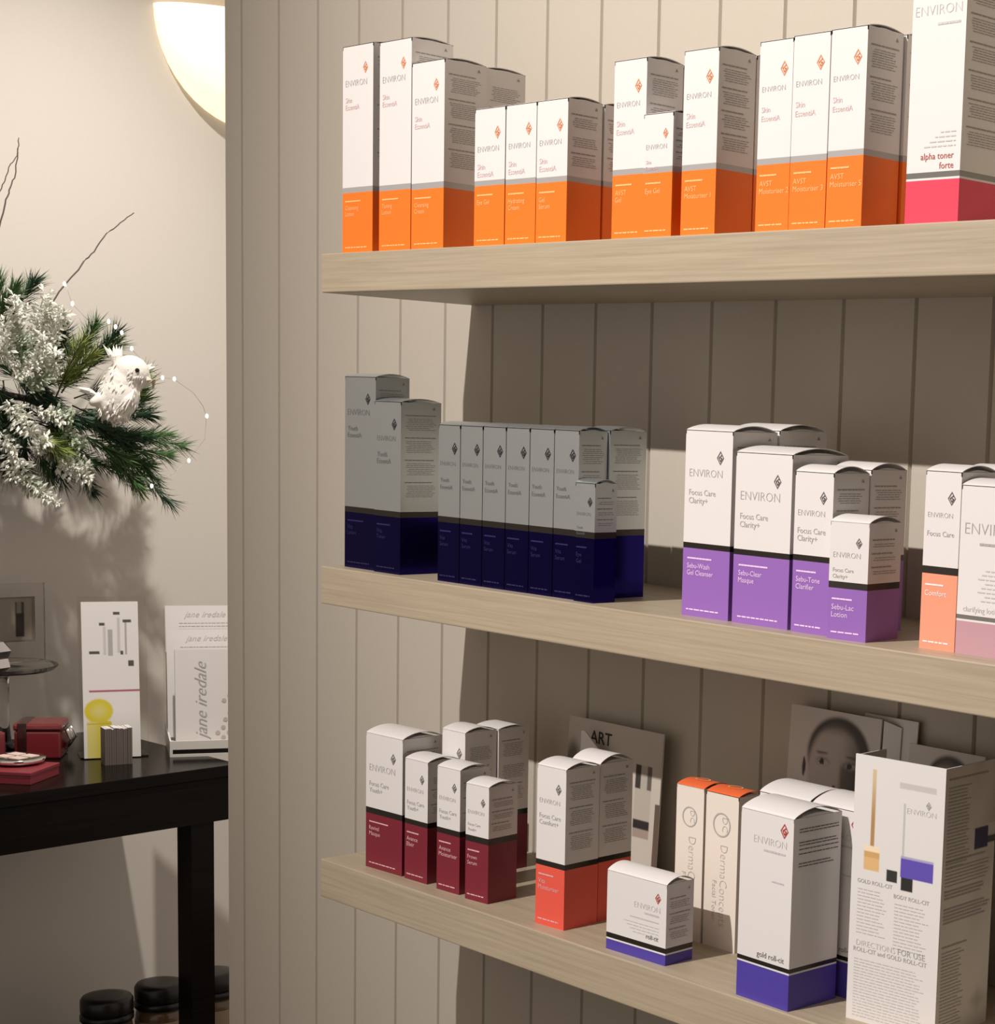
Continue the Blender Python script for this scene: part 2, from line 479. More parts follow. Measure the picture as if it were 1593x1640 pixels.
YO = dict(base='cobalt_foil', body='silver_card', band='black_foil', rng=('Youth', 'EssentiA'), rngmat='print_silver', logomat='print_black', txtmat='print_silver', namemat='print_indigo', bulge=0.004)
G2 = 'silver and cobalt cartons on the middle shelf'
carton('tallest silver and cobalt carton at the left end of the middle shelf', G2, 0.522, -0.180, ZM, 0.0575, 0.042, 0.205, zb=0.060, zband=0.066, names=('Vita', 'Lotion'), **YO)
carton('silver and cobalt carton just right of the tallest silver one', G2, 0.584, -0.184, ZM, 0.0475, 0.050, 0.180, zb=0.060, zband=0.066, names=('Vita', 'Toner'), **YO)
ords = ('leftmost of the six in the tight silver row', 'second from left in the tight silver row of six', 'third from left in the tight silver row of six',
        'fourth from left in the tight silver row of six', 'fifth from left in the tight silver row of six', 'rightmost of the tight silver row of six')
for k in range(6):
    carton('silver and cobalt carton, ' + ords[k], G2, 0.6965 + 0.0366 * k, -0.183 + 0.0004 * k, ZM, 0.0360, 0.0345, 0.159 + 0.0002 * k, zb=0.0605, zband=0.0665, names=('Vita', 'Serum'), **YO)
carton('silver and cobalt carton behind the right end of the tight silver row', G2, 0.8825, -0.1455, ZM, 0.0360, 0.046, 0.161, zb=0.0605, zband=0.0665, front=False, **YO)
carton('smallest silver and cobalt carton, in front of the silver row', G2, 0.9170, -0.1855, ZM, 0.0285, 0.0265, 0.112, zb=0.0605, zband=0.0665, names=('Eye', 'Gel'), ls=0.75, **YO)

PU = dict(base='purple_card', band='black_foil', rng=('Focus Care', 'Clarity+'), rngmat='print_grey', logomat='print_dark', txtmat='print_grey', namemat='print_lilac')
G3 = 'white and purple cartons on the middle shelf'
carton('tallest white and purple carton, leftmost of the purple group', G3, 1.0555, -0.1745, ZM, 0.0600, 0.055, 0.166, zb=0.061, zband=0.066, names=('Sebu-Wash', 'Gel Cleanser'), bulge=0.0055, **PU)
carton('tall white and purple carton behind the leftmost purple one', G3, 1.0555, -0.1165, ZM, 0.0600, 0.062, 0.168, zb=0.061, zband=0.066, front=False, bulge=0.006, **PU)
carton('widest white and purple carton, second from left in the purple group', G3, 1.1215, -0.1755, ZM, 0.0680, 0.070, 0.149, zb=0.060, zband=0.065, names=('Sebu-Clear', 'Masque'), bulge=0.006, **PU)
carton('slim white and purple carton, third from left in the purple group', G3, 1.1965, -0.1785, ZM, 0.0440, 0.044, 0.136, zb=0.061, zband=0.066, names=('Sebu-Tone', 'Clarifier'), bulge=0.006, ls=0.9, **PU)
carton('slim white and purple carton behind the third purple one', G3, 1.1970, -0.1325, ZM, 0.0440, 0.046, 0.139, zb=0.061, zband=0.066, front=False, bulge=0.006, **PU)
carton('shortest white and purple carton, at the right front of the purple group', G3, 1.2465, -0.1870, ZM, 0.0395, 0.046, 0.0975, yaw=math.radians(6), zb=0.0425, zband=0.0480, names=('Sebu-Lac', 'Lotion'), bulge=0.0055, ls=0.72, **PU)
PE = {**PU, 'base': 'peach_card', 'namemat': 'print_white', 'rng': ('Focus Care',)}
G4 = 'cartons at the right end of the middle shelf'
carton('white and peach carton near the right end of the middle shelf', G4, 1.3305, -0.1675, ZM, 0.0365, 0.046, 0.143, zb=0.061, zband=0.067, names=('Comfort',), bulge=0.0055, ls=0.9, **PE)
carton('white and peach carton behind the first peach one', G4, 1.3315, -0.1195, ZM, 0.0365, 0.046, 0.143, zb=0.061, zband=0.067, front=False, bulge=0.006, **PE)


def lilac_front(r, X0, X1, Y0, Y1, yf, h, zband):
    wd = X1 - X0
    m = MB(); put_text(m, 'ENVIRON', X0 + wd * 0.07, h - 0.038, width=wd * 0.76, y=yf, thin=-0.018); put_words(m, X0 + wd * 0.28, X0 + wd * 0.83, h - 0.0465, 0.002, y=yf, rnd=RND, gap=0.0002)
    link('brand_print', m.mesh('brand_print'), 'print_grey', r)
    m = MB(); diamond(m, X0 + wd * 0.76, h - 0.020, 0.0145, yf); link('emblem_print', m.mesh('emblem_print'), 'print_dark', r)
    m = MB()
    for k in range(8): put_words(m, X0 + wd * (0.38 - (k % 3) * 0.05), X0 + wd * 0.85, 0.0670 - k * 0.0034, 0.0010, y=yf, rnd=RND)
    put_text(m, 'clarifying lotion', X0 + wd * 0.09, 0.0345, size=0.0062, y=yf)
    link('name_print', m.mesh('name_print'), 'print_pale', r)


carton('wide white carton with a dusky lilac base, last on the middle shelf', G4, 1.3690, -0.1690, ZM, 0.0720, 0.048, 0.1335, base='lilac_card', band='grey_foil', zb=0.0265, zband=0.0315, line=True, bulge=0.0055, layout='own', extra=lilac_front)

MA = {**PU, 'base': 'maroon_card', 'rng': ('Focus Care', 'Youth+'), 'namemat': 'print_pink'}
G5 = 'white and maroon cartons on the bottom shelf'
R = math.radians
carton('widest white and maroon carton at the left end of the bottom shelf', G5, 0.5645, -0.1795, ZB, 0.0640, 0.052, 0.149, yaw=R(2.5), zb=0.0605, zband=0.067, names=('Revival', 'Masque'), bulge=0.0065, **MA)
carton('slim white and maroon carton touching the widest maroon one', G5, 0.6345, -0.1775, ZB, 0.0390, 0.040, 0.131, yaw=R(2), zb=0.0605, zband=0.066, names=('Avance', 'Elixir'), bulge=0.0045, ls=0.85, **MA)
carton('slim white and maroon carton, third along the bottom shelf front', G5, 0.6930, -0.1780, ZB, 0.0370, 0.039, 0.1315, yaw=R(3), zb=0.0610, zband=0.067, names=('Avance', 'Moisturiser'), bulge=0.0045, ls=0.85, **MA)
carton('shortest white and maroon carton, fourth along the bottom shelf front', G5, 0.7440, -0.1790, ZB, 0.0345, 0.039, 0.1215, yaw=R(5), zb=0.0615, zband=0.068, names=('Frown', 'Serum'), bulge=0.0045, ls=0.75, **MA)
carton('taller white and maroon carton standing behind the slim maroon pair', G5, 0.6400, -0.1340, ZB, 0.0385, 0.042, 0.159, yaw=R(2), zb=0.061, zband=0.067, bulge=0.005, **MA)
carton('white and maroon carton at the very back, next to the wall', G5, 0.6400, -0.0900, ZB, 0.0385, 0.042, 0.159, yaw=R(2), zb=0.061, zband=0.067, front=False, bulge=0.003, **MA)
CO = {**PU, 'base': 'coral_card', 'rng': ('Focus Care', 'Comfort+'), 'namemat': 'print_pink'}
G6 = 'white and coral cartons on the bottom shelf'
carton('tall white and coral carton in front, on the bottom shelf', G6, 0.8625, -0.1815, ZB, 0.0415, 0.044, 0.1595, yaw=R(3), zb=0.0600, zband=0.0655, names=('Vita', 'Moisturiser'), bulge=0.0055, ls=0.9, **CO)
carton('tall white and coral carton behind the front coral one', G6, 0.8585, -0.1345, ZB, 0.0410, 0.044, 0.1595, yaw=R(2), zb=0.0600, zband=0.0655, front=False, bulge=0.008, **CO)


def rollcit_front(r, X0, X1, Y0, Y1, yf, h, zband):
    wd = X1 - X0
    m = MB(); put_text(m, 'ENVIRON', X1 - wd * 0.10, h - 0.0285, width=wd * 0.43, y=yf, align='R', thin=-0.018)
    put_words(m, X1 - wd * 0.36, X1 - wd * 0.12, h - 0.0325, 0.0016, y=yf, rnd=RND, gap=0.0002)
    put_words(m, X1 - wd * 0.60, X1 - wd * 0.12, h - 0.0385, 0.0010, y=yf, rnd=RND, gap=0.0003)
    for k in range(4): put_words(m, X1 - wd * (0.70 - 0.05 * k), X1 - wd * 0.12, h - 0.0435 - 0.003 * k, 0.0007, y=yf, rnd=RND)
    link('brand_print', m.mesh('brand_print'), 'print_pale', r)
    m = MB(); diamond(m, X1 - wd * 0.14, h - 0.0150, 0.0105, yf); link('emblem_print', m.mesh('emblem_print'), 'print_red', r)
    m = MB(); put_text(m, 'roll-cit', X1 - wd * 0.12, zband + 0.0045, size=0.0062, y=yf, align='R'); link('name_print', m.mesh('name_print'), 'print_dark', r)


G7 = 'white and royal blue instrument cartons'
carton('low wide white carton with royal blue base on the bottom shelf', G7, 0.9760, -0.1865, ZB, 0.0800, 0.035, 0.0765, yaw=R(2), base='royal_blue_card', band='black_foil', zb=0.0100, zband=0.0165, line=True, bulge=0.006, layout='own', extra=rollcit_front)


def gold_front(r, X0, X1, Y0, Y1, yf, h, zband):
    wd = X1 - X0
    m = MB(); put_text(m, 'ENVIRON', X1 - wd * 0.12, h - 0.0275, width=wd * 0.62, y=yf, align='R', thin=-0.018)
    put_words(m, X1 - wd * 0.55, X1 - wd * 0.14, h - 0.0335, 0.0018, y=yf, rnd=RND, gap=0.0002)
    put_words(m, X1 - wd * 0.38, X1 - wd * 0.15, h - 0.0590, 0.0014, y=yf, rnd=RND, gap=0.0003)
    link('brand_print', m.mesh('brand_print'), 'print_pale', r)
    m = MB(); diamond(m, X1 - wd * 0.17, h - 0.0120, 0.0135, yf); link('emblem_print', m.mesh('emblem_print'), 'print_red', r)
    m = MB(); put_text(m, 'gold roll-cit', X1 - wd * 0.10, zband + 0.0035, width=wd * 0.52, y=yf, align='R'); link('name_print', m.mesh('name_print'), 'print_dark', r)


def blue_side(r, wd, d, h):
    m = MB(); loc = MB()
    for zz in (h - 0.010, h - 0.0125, h - 0.0215, h - 0.024, h - 0.0275, h - 0.0315, h - 0.040, h - 0.0425):
        put_words(loc, d * 0.12, d * 0.95, zz, 0.0009, rnd=RND, rag=RND.uniform(0.8, 1), gap=0.0006)
    m.v = [(wd / 2 + 0.0003, -d / 2 + v[0], v[2]) for v in loc.v]; m.f = loc.f
    link('side_print', m.mesh('side_print'), 'print_dark', [c_ for c_ in r.children if c_.name.startswith('carton_body')][0])


GB = dict(base='royal_blue_card', band='black_foil', zb=0.0320, zband=0.0375, line=True, layout='own', extra=gold_front, sideprint=False)
r_ = carton('tall white carton with royal blue base beside the folded leaflet', G7, 1.1590, -0.1930, ZB, 0.0645, 0.059, 0.1685, yaw=R(-1), bulge=0.008, **GB); blue_side(r_, 0.0645, 0.059, 0.1685)
r_ = carton('white carton behind the blue based one, left of its twin', G7, 1.1190, -0.1310, ZB, 0.0625, 0.058, 0.1685, bulge=0.008, **GB); blue_side(r_, 0.0625, 0.058, 0.1685)
r_ = carton('white carton behind the blue based one, right by the folded leaflet', G7, 1.1830, -0.1285, ZB, 0.0625, 0.058, 0.1685, bulge=0.008, **GB); blue_side(r_, 0.0625, 0.058, 0.1685)


def derma_front(r, X0, X1, Y0, Y1, yf, h, zband):
    wd = X1 - X0; xm = (X0 + X1) / 2
    m = MB(); seg = 28; ro, ri = wd * 0.27, wd * 0.235; zc = h - 0.030
    for k in range(seg):
        a, b = 2 * math.pi * k / seg, 2 * math.pi * (k + 1) / seg
        m.poly([(xm + ro * math.cos(a), yf, zc + ro * math.sin(a)), (xm + ri * math.cos(a), yf, zc + ri * math.sin(a)), (xm + ri * math.cos(b), yf, zc + ri * math.sin(b)), (xm + ro * math.cos(b), yf, zc + ro * math.sin(b))])
    put_text(m, 'DC', xm + wd * 0.02, zc + wd * 0.17, size=wd * 0.24, y=yf, vertical=1, thin=-0.02)
    put_text(m, 'DermaConcepts', xm - wd * 0.02, h - 0.0495, size=0.0145, y=yf, vertical=1, thin=-0.022, xsc=0.83)
    put_text(m, 'Facial Toner', xm - wd * 0.24, h - 0.0850, size=0.0080, y=yf, vertical=1, thin=-0.01, xsc=1.0)
    link('brand_print', m.mesh('brand_print'), 'print_grey', r)
    m = MB()
    zz = h + 0.0046
    for k in range(seg):
        a, b = 2 * math.pi * k / seg, 2 * math.pi * (k + 1) / seg
        ro2, ri2 = 0.009, 0.0075
        g = lambda q, rr: (xm + rr * math.cos(q), 0.6 * rr * math.sin(q), zz)
        m.poly([g(a, ro2), g(b, ro2), g(b, ri2), g(a, ri2)])
    link('lid_print', m.mesh('lid_print'), 'print_apricot', r)


DM = dict(base=None, body='cream_card', lidmat='coral_orange', layout='own', extra=derma_front, sideprint=False, bulge=0.004)
mat('coral_orange', (0.80, 0.15, 0.045), 0.45)
G8 = 'tall cream cartons with orange tops'
carton('cream carton with orange top, left one of the pair behind the low blue based carton', G8, 0.9835, -0.1075, ZB, 0.0370, 0.034, 0.1510, yaw=R(2), **DM)
carton('cream carton with orange top, right one of the pair with full lettering in view', G8, 1.0240, -0.1065, ZB, 0.0440, 0.034, 0.1505, **DM)

# ------------------------------------------------------------------ folded leaflet on the bottom shelf
WHT = (0.72, 0.695, 0.675)


def sm(a, b, x):
    t = max(0, min(1, (x - a) / (b - a))); return t * t * (3 - 2 * t)


def mixc(a, b, t): return tuple(p + (q - p) * t for p, q in zip(a, b))


def leaf_fn(u, v):
    c = WHT
    if 0.205 < u < 0.240 and 0.045 < v < 0.335: c = mixc((0.42, 0.24, 0.10), (0.62, 0.50, 0.30), sm(0.25, 0.045, v))
    if 0.135 < u < 0.305 and 0.330 < v < 0.425:
        c = (0.70, 0.45, 0.20) if v > 0.375 else ((0.85, 0.70, 0.5) if v < 0.352 else (0.6, 0.36, 0.14))
    if 0.505 < u < 0.905 and 0.075 < v < 0.100: c = (0.55, 0.53, 0.51)
    if 0.505 < u < 0.905 and 0.100 <= v < 0.360: c = (0.72, 0.70, 0.675)
    if 0.56 < u < 0.58 and 0.15 < v < 0.40: c = (0.50, 0.49, 0.48)
    if 0.55 < u < 0.905 and 0.345 < v < 0.425: c = (0.11, 0.075, 0.42) if v > 0.352 else (0.40, 0.36, 0.55)
    if 0.395 < u < 0.52 and 0.405 < v < 0.450: c = (0.03, 0.03, 0.03)
    if 0.565 < u < 0.685 and 0.425 < v < 0.470: c = (0.02, 0.02, 0.02)
    return c


def leaf_side_fn(u, v):
    c = (0.66, 0.63, 0.60)
    if u > 0.42: c = mixc(c, (0.40, 0.37, 0.35), 0.9 * sm(0.42, 0.75, u) * (0.5 + 0.5 * math.sin(9 * v + 5 * u)) * (1 if v < 0.24 else 0.35))
    if 0.60 < u < 0.86 and 0.245 < v < 0.325: c = (0.035, 0.025, 0.10)
    if u > 0.86 and 0.28 < v < 0.31: c = (0.06, 0.06, 0.06)
    if v > 0.70 and u > 0.55: c = mixc(c, (0.30, 0.27, 0.25), 0.6 * sm(0.05, 0.0, abs(math.sin(7 * v)) * 0.1 + abs(u - 0.8) * 0.2))
    return c


LW, LD, LH = 0.0925, 0.076, 0.2290
lf = empty('folded_leaflet', (1.2660, -0.1665, ZB), R(4.5))
tag(lf, 'tall white folded leaflet picturing gold and black rollers, standing on the bottom shelf', 'leaflet')
link('front_panel', MB().box(0, LW, 0.0006, 0.0018, 0, LH).mesh('front_panel'), 'white_card', lf)
link('right_panel', MB().box(LW - 0.0012, LW, 0.0018, LD, 0, LH).mesh('right_panel'), 'white_card', lf)
link('left_panel', MB().box(0, 0.0012, 0.0018, LD * 0.55, 0, LH - 0.001).mesh('left_panel'), 'white_card', lf)
painted('front_picture', LW, LH, 92, 228, leaf_fn, lf)
Ms = Matrix(((0, -1, 0, LW + 0.0003), (1, 0, 0, 0.0), (0, 0, 1, 0), (0, 0, 0, 1)))
painted('side_picture', LD, LH, 76, 150, leaf_side_fn, lf, Ms)
m = MB(); yy = -0.0003
put_text(m, 'GOLD ROLL-CIT', LW * 0.075, LH * (1 - 0.475), size=0.0050, y=yy); put_text(m, 'BODY ROLL-CIT', LW * 0.49, LH * (1 - 0.505), size=0.0050, y=yy)
put_text(m, 'ROLL-CIT and GOLD ROLL-CIT', LW * 0.06, LH * (1 - 0.735), size=0.0056, y=yy)
put_text(m, 'FOR USE', LW * 0.56, LH * (1 - 0.712), width=LW * 0.30, y=yy)
diamond(m, LW * 0.83, LH * (1 - 0.145), 0.0075, yy)
link('heading_print', m.mesh('heading_print'), 'print_grey', lf)
m = MB(); put_text(m, 'DIRECTIONS', LW * 0.09, LH * (1 - 0.712), width=LW * 0.44, y=yy, thin=-0.012); put_text(m, 'ENVIRON', LW * 0.60, LH * (1 - 0.185), size=0.0070, y=yy, thin=-0.02)
for k in range(14):
    put_words(m, LW * 0.08, LW * 0.43, LH * (1 - 0.50) - k * 0.0029, 0.0008, y=yy, rnd=RND, rag=RND.uniform(0.7, 1)); put_words(m, LW * 0.50, LW * 0.88, LH * (1 - 0.528) - k * 0.0029, 0.0008, y=yy, rnd=RND, rag=RND.uniform(0.7, 1))
for k in range(20): put_words(m, LW * 0.07, LW * 0.86, LH * (1 - 0.765) - k * 0.0026, 0.0007, y=yy, rnd=RND, rag=RND.uniform(0.85, 1))
link('text_print', m.mesh('text_print'), 'print_pale', lf)
m = MB(); loc = MB()
for z0, n, x1, bold in ((0.955, 1, 0.85, 1), (0.925, 24, 0.50, 0), (0.655, 1, 0.85, 1), (0.63, 6, 0.95, 0), (0.545, 3, 0.9, 1), (0.48, 5, 0.95, 1), (0.34, 1, 0.6, 1), (0.32, 24, 0.5, 0)):
    for k in range(n):
        put_words(loc, LD * 0.06, LD * x1 * RND.uniform(0.8, 1), LH * z0 - k * 0.0029, 0.0015 if bold else 0.0009, rnd=RND, gap=0.0006)
m.v = [(LW + 0.0006, v[0], v[2]) for v in loc.v]; m.f = loc.f
link('side_print', m.mesh('side_print'), 'print_grey', lf)


# ------------------------------------------------------------------ cards propped against the wall
def face_fn(u, v, s=1.0):
    """a generic black and white portrait, eyes upward"""
    bg = (0.60, 0.565, 0.52)
    v *= 2.05
    c = bg
    e = lambda cx, cy, rx, ry: math.hypot((u - cx) / rx, (v - cy) / ry)
    hair = e(0.56, 0.38, 0.37, 0.36)
    if hair < 1: c = mixc(bg, (0.045, 0.037, 0.033), sm(1.0, 0.86, hair))
    face = e(0.53, 0.535, 0.335, 0.465)
    if face < 1:
        sk = mixc((0.46, 0.41, 0.37), (0.17, 0.145, 0.125), sm(0.52, 0.82, u))
        if v < 0.24: sk = mixc(sk, (0.10, 0.085, 0.075), 0.9 * sm(0.24, 0.10, v))
        c = mixc(c, sk, sm(1.0, 0.80, face))
        for ex, sg in ((0.395, 1), (0.70, -1)):
            br = e(ex - 0.015 * sg, 0.372 + 0.04 * abs(u - ex), 0.095, 0.014)
            if br < 1: c = mixc(c, (0.04, 0.035, 0.03), 0.8 * sm(1, 0.5, br))
            so = e(ex, 0.445, 0.105, 0.055)
            if so < 1: c = mixc(c, (0.07, 0.06, 0.05), 0.6 * sm(1, 0.3, so))
            ey = e(ex, 0.455, 0.065, 0.026)
            if ey < 1: c = (0.42, 0.40, 0.37)
            ir = e(ex - 0.012, 0.448, 0.028, 0.026)
            if ir < 1: c = (0.015, 0.013, 0.012)
        if u > 0.56 and v > 0.40: c = mixc(c, (0.035, 0.028, 0.025), 0.75 * sm(0.56, 0.62, u) * sm(0.40, 0.5, v))
        ns = e(0.535, 0.655, 0.02, 0.02)
        if ns < 1: c = (0.03, 0.025, 0.02)
        mo = e(0.53, 0.80, 0.11, 0.03)
        if mo < 1: c = (0.10, 0.07, 0.065)
    if v > 0.9 and abs(u - 0.55) < 0.16 + 0.25 * max(0, v - 1.25): c = mixc(c, (0.20, 0.17, 0.15), sm(0.9, 1.0, v))
    ear = e(0.185, 0.52, 0.022, 0.10)
    if ear < 1: c = mixc(c, (0.03, 0.025, 0.02), sm(1, 0.7, ear))
    return c


GP = 'portrait cards propped at the back of the bottom shelf'


def portrait_card(label, x, y, wd, ht, fold, lean):
    r = empty('portrait_card', (x, y, ZB)); r.rotation_euler = (lean, 0, 0); tag(r, label, 'photo card', GP)
    link('card_panel', MB().box(0, wd, 0.0004, 0.0016, 0, ht).mesh('card_panel'), 'white_card', r)
    painted('portrait_print', wd, ht, 90, 150, face_fn, r)
    if fold:
        link('fold_panel', MB().add([(wd + 0.002, 0.001, 0.03), (wd + 0.018, 0.008, 0.03), (wd + 0.018, 0.008, ht - 0.006), (wd + 0.002, 0.001, ht - 0.001),
                                     (wd + 0.002, 0.002, 0.03), (wd + 0.018, 0.009, 0.03), (wd + 0.018, 0.009, ht - 0.006), (wd + 0.002, 0.002, ht - 0.001)],
                                    [(0, 1, 2, 3), (7, 6, 5, 4), (0, 4, 5, 1), (1, 5, 6, 2), (2, 6, 7, 3), (3, 7, 4, 0)]).mesh('fold_panel'), 'white_card', r)
        link('back_panel', MB().box(wd - 0.03, wd + 0.036, 0.010, 0.0112, 0, ht + 0.002).mesh('back_panel'), 'white_card', r)
    return r


portrait_card('black and white portrait card propped behind the white instrument cartons', 1.0475, -0.0300, 0.1170, 0.2300, True, R(-3.0))
portrait_card('black and white portrait card mostly hidden behind the folded leaflet', 1.1990, -0.0320, 0.0880, 0.2130, False, R(-4.0))


def art_fn(u, v):
    c = (0.52, 0.48, 0.42)
    e = lambda cx, cy, rx, ry: math.hypot((u - cx) / rx, (v - cy) / ry)
    q = e(0.06, 0.30, 0.11, 0.20)
    if q < 1: c = mixc(c, (0.08, 0.07, 0.065), 0.85 * sm(1, 0.4, q))
    if 0.74 < u < 0.80 and 0.21 < v < 0.36: c = (0.045, 0.038, 0.033)
    if 0.86 < u < 0.905 and 0.21 < v < 0.36: c = (0.12, 0.10, 0.09)
    if 0.80 <= u <= 0.86 and 0.21 < v < 0.36: c = (0.42, 0.39, 0.34)
    if 0.735 < u < 0.905 and 0.36 < v < 0.55: c = (0.44, 0.40, 0.345)
    if 0.735 < u < 0.905 and 0.55 < v < 0.605: c = (0.03, 0.026, 0.024)
    if 0.735 < u < 0.905 and 0.605 < v < 0.66: c = (0.33, 0.27, 0.23)
    return c


ar = empty('advert_card', (0.7140, -0.0290, ZB)); ar.rotation_euler = (R(-3), 0, 0)
tag(ar, 'pale advert card with black capitals and a serum bottle, behind the coral cartons', 'advert card')
link('card_panel', MB().box(0, 0.153, 0.0004, 0.0016, 0, 0.1735).mesh('card_panel'), 'white_card', ar)
painted('advert_print', 0.153, 0.1735, 90, 110, art_fn, ar)
m = MB(); put_text(m, 'ART', 0.0360, 0.1490, size=0.0190, y=-0.0003, thin=0.012); link('heading_print', m.mesh('heading_print'), 'print_black', ar)
cc = empty('lit_patch_card', (0.7560, -0.0440, ZB)); tag(cc, 'small pale card standing in for a lit patch on the advert card', 'card')  # pale sheet added to imitate a patch of light on the advert card
link('card_panel', MB().add([(0, 0, 0), (0.034, 0, 0), (0.034, 0, 0.144), (0.006, 0, 0.164), (0, 0, 0.164), (0, 0.0012, 0), (0.034, 0.0012, 0), (0.034, 0.0012, 0.144), (0.006, 0.0012, 0.164), (0, 0.0012, 0.164)],
                            [(0, 1, 2, 3, 4), (9, 8, 7, 6, 5), (0, 5, 6, 1), (1, 6, 7, 2), (2, 7, 8, 3), (3, 8, 9, 4), (4, 9, 5, 0)]).mesh('card_panel'), 'white_card', cc)
cc.rotation_euler = (R(-2), 0, 0)

# ------------------------------------------------------------------ console table by the plaster wall
TZ = 0.82
tb = empty('console_table', (-0.790, 0.0, 0.0), R(3.3)); tag(tb, 'dark glossy wooden console table against the plaster wall', 'table')
link('table_top', MB().box(-0.485, 0.0, -0.80, 0.462, TZ - 0.022, TZ).mesh('table_top'), 'dark_wood', tb, bevel=0.0015)
link('front_apron', MB().box(-0.022, -0.003, -0.80, 0.455, TZ - 0.102, TZ - 0.0221).mesh('front_apron'), 'dark_wood', tb)
link('side_apron', MB().box(-0.47, -0.0221, 0.436, 0.455, TZ - 0.102, TZ - 0.0221).mesh('side_apron'), 'dark_wood', tb)
for (lx, ly) in ((-0.05, 0.365), (-0.05, -0.79)):
    link('leg', MB().box(lx, lx + 0.046, ly, ly + 0.046, 0.0, TZ - (0.022 if lx < -0.2 else 0.1021)).mesh('leg'), 'dark_wood', tb)
link('lower_shelf', MB().box(-0.47, -0.004, -0.74, 0.456, 0.20, 0.222).mesh('lower_shelf'), 'dark_wood', tb)

# jars on the lower shelf
mat('black_plastic', (0.010, 0.009, 0.008), 0.35)
mat('amber_glass', (0.12, 0.075, 0.035), 0.2, coat=0.3)
mat('jar_label', (0.30, 0.23, 0.15), 0.6)
jl = ('black lidded jar under the table, leftmost of three', 'black lidded jar under the table, middle one', 'black lidded jar under the table, nearest the panelled wall')
for k, (jy, jz, jx) in enumerate(((0.292, 0.0, -1.0), (0.3985, 0.004, -1.0), (0.498, 0.009, -0.985))):
    j = empty('lidded_jar', (jx, jy, 0.222)); tag(j, jl[k], 'jar', 'black lidded jars under the table')
    link('jar_body', MB().lathe([(0.040, 0), (0.046, 0.006), (0.046, 0.086 + jz), (0.043, 0.100 + jz)], seg=32).mesh('jar_body'), 'amber_glass', j, True)
    link('label_band', MB().lathe([(0.0464, 0.015), (0.0466, 0.016), (0.0466, 0.078 + jz), (0.0464, 0.079 + jz)], seg=32).mesh('label_band'), 'jar_label', j, True)
    link('collar', MB().lathe([(0.0445, 0.1002 + jz), (0.0480, 0.103 + jz), (0.0480, 0.112 + jz), (0.0445, 0.115 + jz)], seg=32).mesh('collar'), 'black_plastic', j, True)
    link('lid', MB().lathe([(0.0455, 0.1152 + jz), (0.0472, 0.119 + jz), (0.0472, 0.140 + jz), (0.0435, 0.146 + jz), (0.030, 0.148 + jz)], seg=32).mesh('lid'), 'black_plastic', j, True)

# leaflet in a clear stand
mat('acrylic', (0.93, 0.93, 0.91), 0.04, trans=1.0, ior=1.3)
yaw_l = math.atan2(0.349 - 0.261, -0.978 + 1.011)


def brush_fn(u, v):
    c = (0.80, 0.775, 0.75)
    for cx, w_, v0, v1, g in ((0.40, 0.03, 0.16, 0.34, 0.62), (0.50, 0.035, 0.175, 0.345, 0.45), (0.65, 0.03, 0.10, 0.33, 0.60), (0.78, 0.02, 0.13, 0.34, 0.42)):
        if abs(u - cx) < w_ and v0 < v < v1: c = (g, g * 0.95, g * 0.95)
    for cx, cy, w_, h_ in ((0.36, 0.145, 0.05, 0.008), (0.62, 0.075, 0.06, 0.009), (0.80, 0.125, 0.07, 0.010), (0.22, 0.325, 0.09, 0.009), (0.70, 0.33, 0.03, 0.012), (0.86, 0.395, 0.05, 0.018)):
        if abs(u - cx) < w_ and abs(v - cy) < h_: c = (0.10, 0.085, 0.08)
    if 0.10 < u and abs(v - 0.573) < 0.008: c = (0.42, 0.10, 0.16)
    q = math.hypot((u - 0.27) / 0.27, (v - 0.70) / 0.085)
    if q < 1: c = mixc(c, (0.68, 0.58, 0.045), sm(1.0, 0.86, q) * (0.75 + 0.25 * sm(0.0, 0.8, q)))
    if 0.05 < u < 0.5 and 0.765 < v: c = mixc((0.74, 0.66, 0.22), (0.66, 0.56, 0.05), sm(0.1, 0.35, u))
    if 0.05 < u < 0.5 and abs(v - 0.782) < 0.004: c = (0.55, 0.45, 0.05)
    return c


st = empty('leaflet_stand', (-1.0110, 0.2610, TZ), yaw_l); tag(st, 'clear acrylic leaflet stand on the dark table', 'stand')
lean = Matrix.Rotation(R(-5.5), 4, 'X')
bk = MB().box(-0.006, 0.112, 0.0045, 0.0070, 0.0, 0.300); bk.v = [tuple(lean @ Vector(v)) for v in bk.v]
link('back_plate', bk.mesh('back_plate'), 'acrylic', st)
link('foot_plate', MB().box(-0.006, 0.112, 0.0075, 0.070, 0.0, 0.0025).mesh('foot_plate'), 'acrylic', st)
lt = empty('brush_leaflet', (-1.0110, 0.2610, TZ), yaw_l); tag(lt, 'tall white leaflet with cosmetic brushes, a pink line and a yellow pot', 'leaflet')
pn = MB().box(0, 0.098, 0.0008, 0.0030, 0.002, 0.290); pn.v = [tuple(lean @ Vector(v)) for v in pn.v]
link('leaflet_sheet', pn.mesh('leaflet_sheet'), 'white_card', lt)
painted('leaflet_print', 0.098, 0.288, 60, 160, brush_fn, lt, lean @ Matrix.Translation((0, 0.0003, 0.002)))

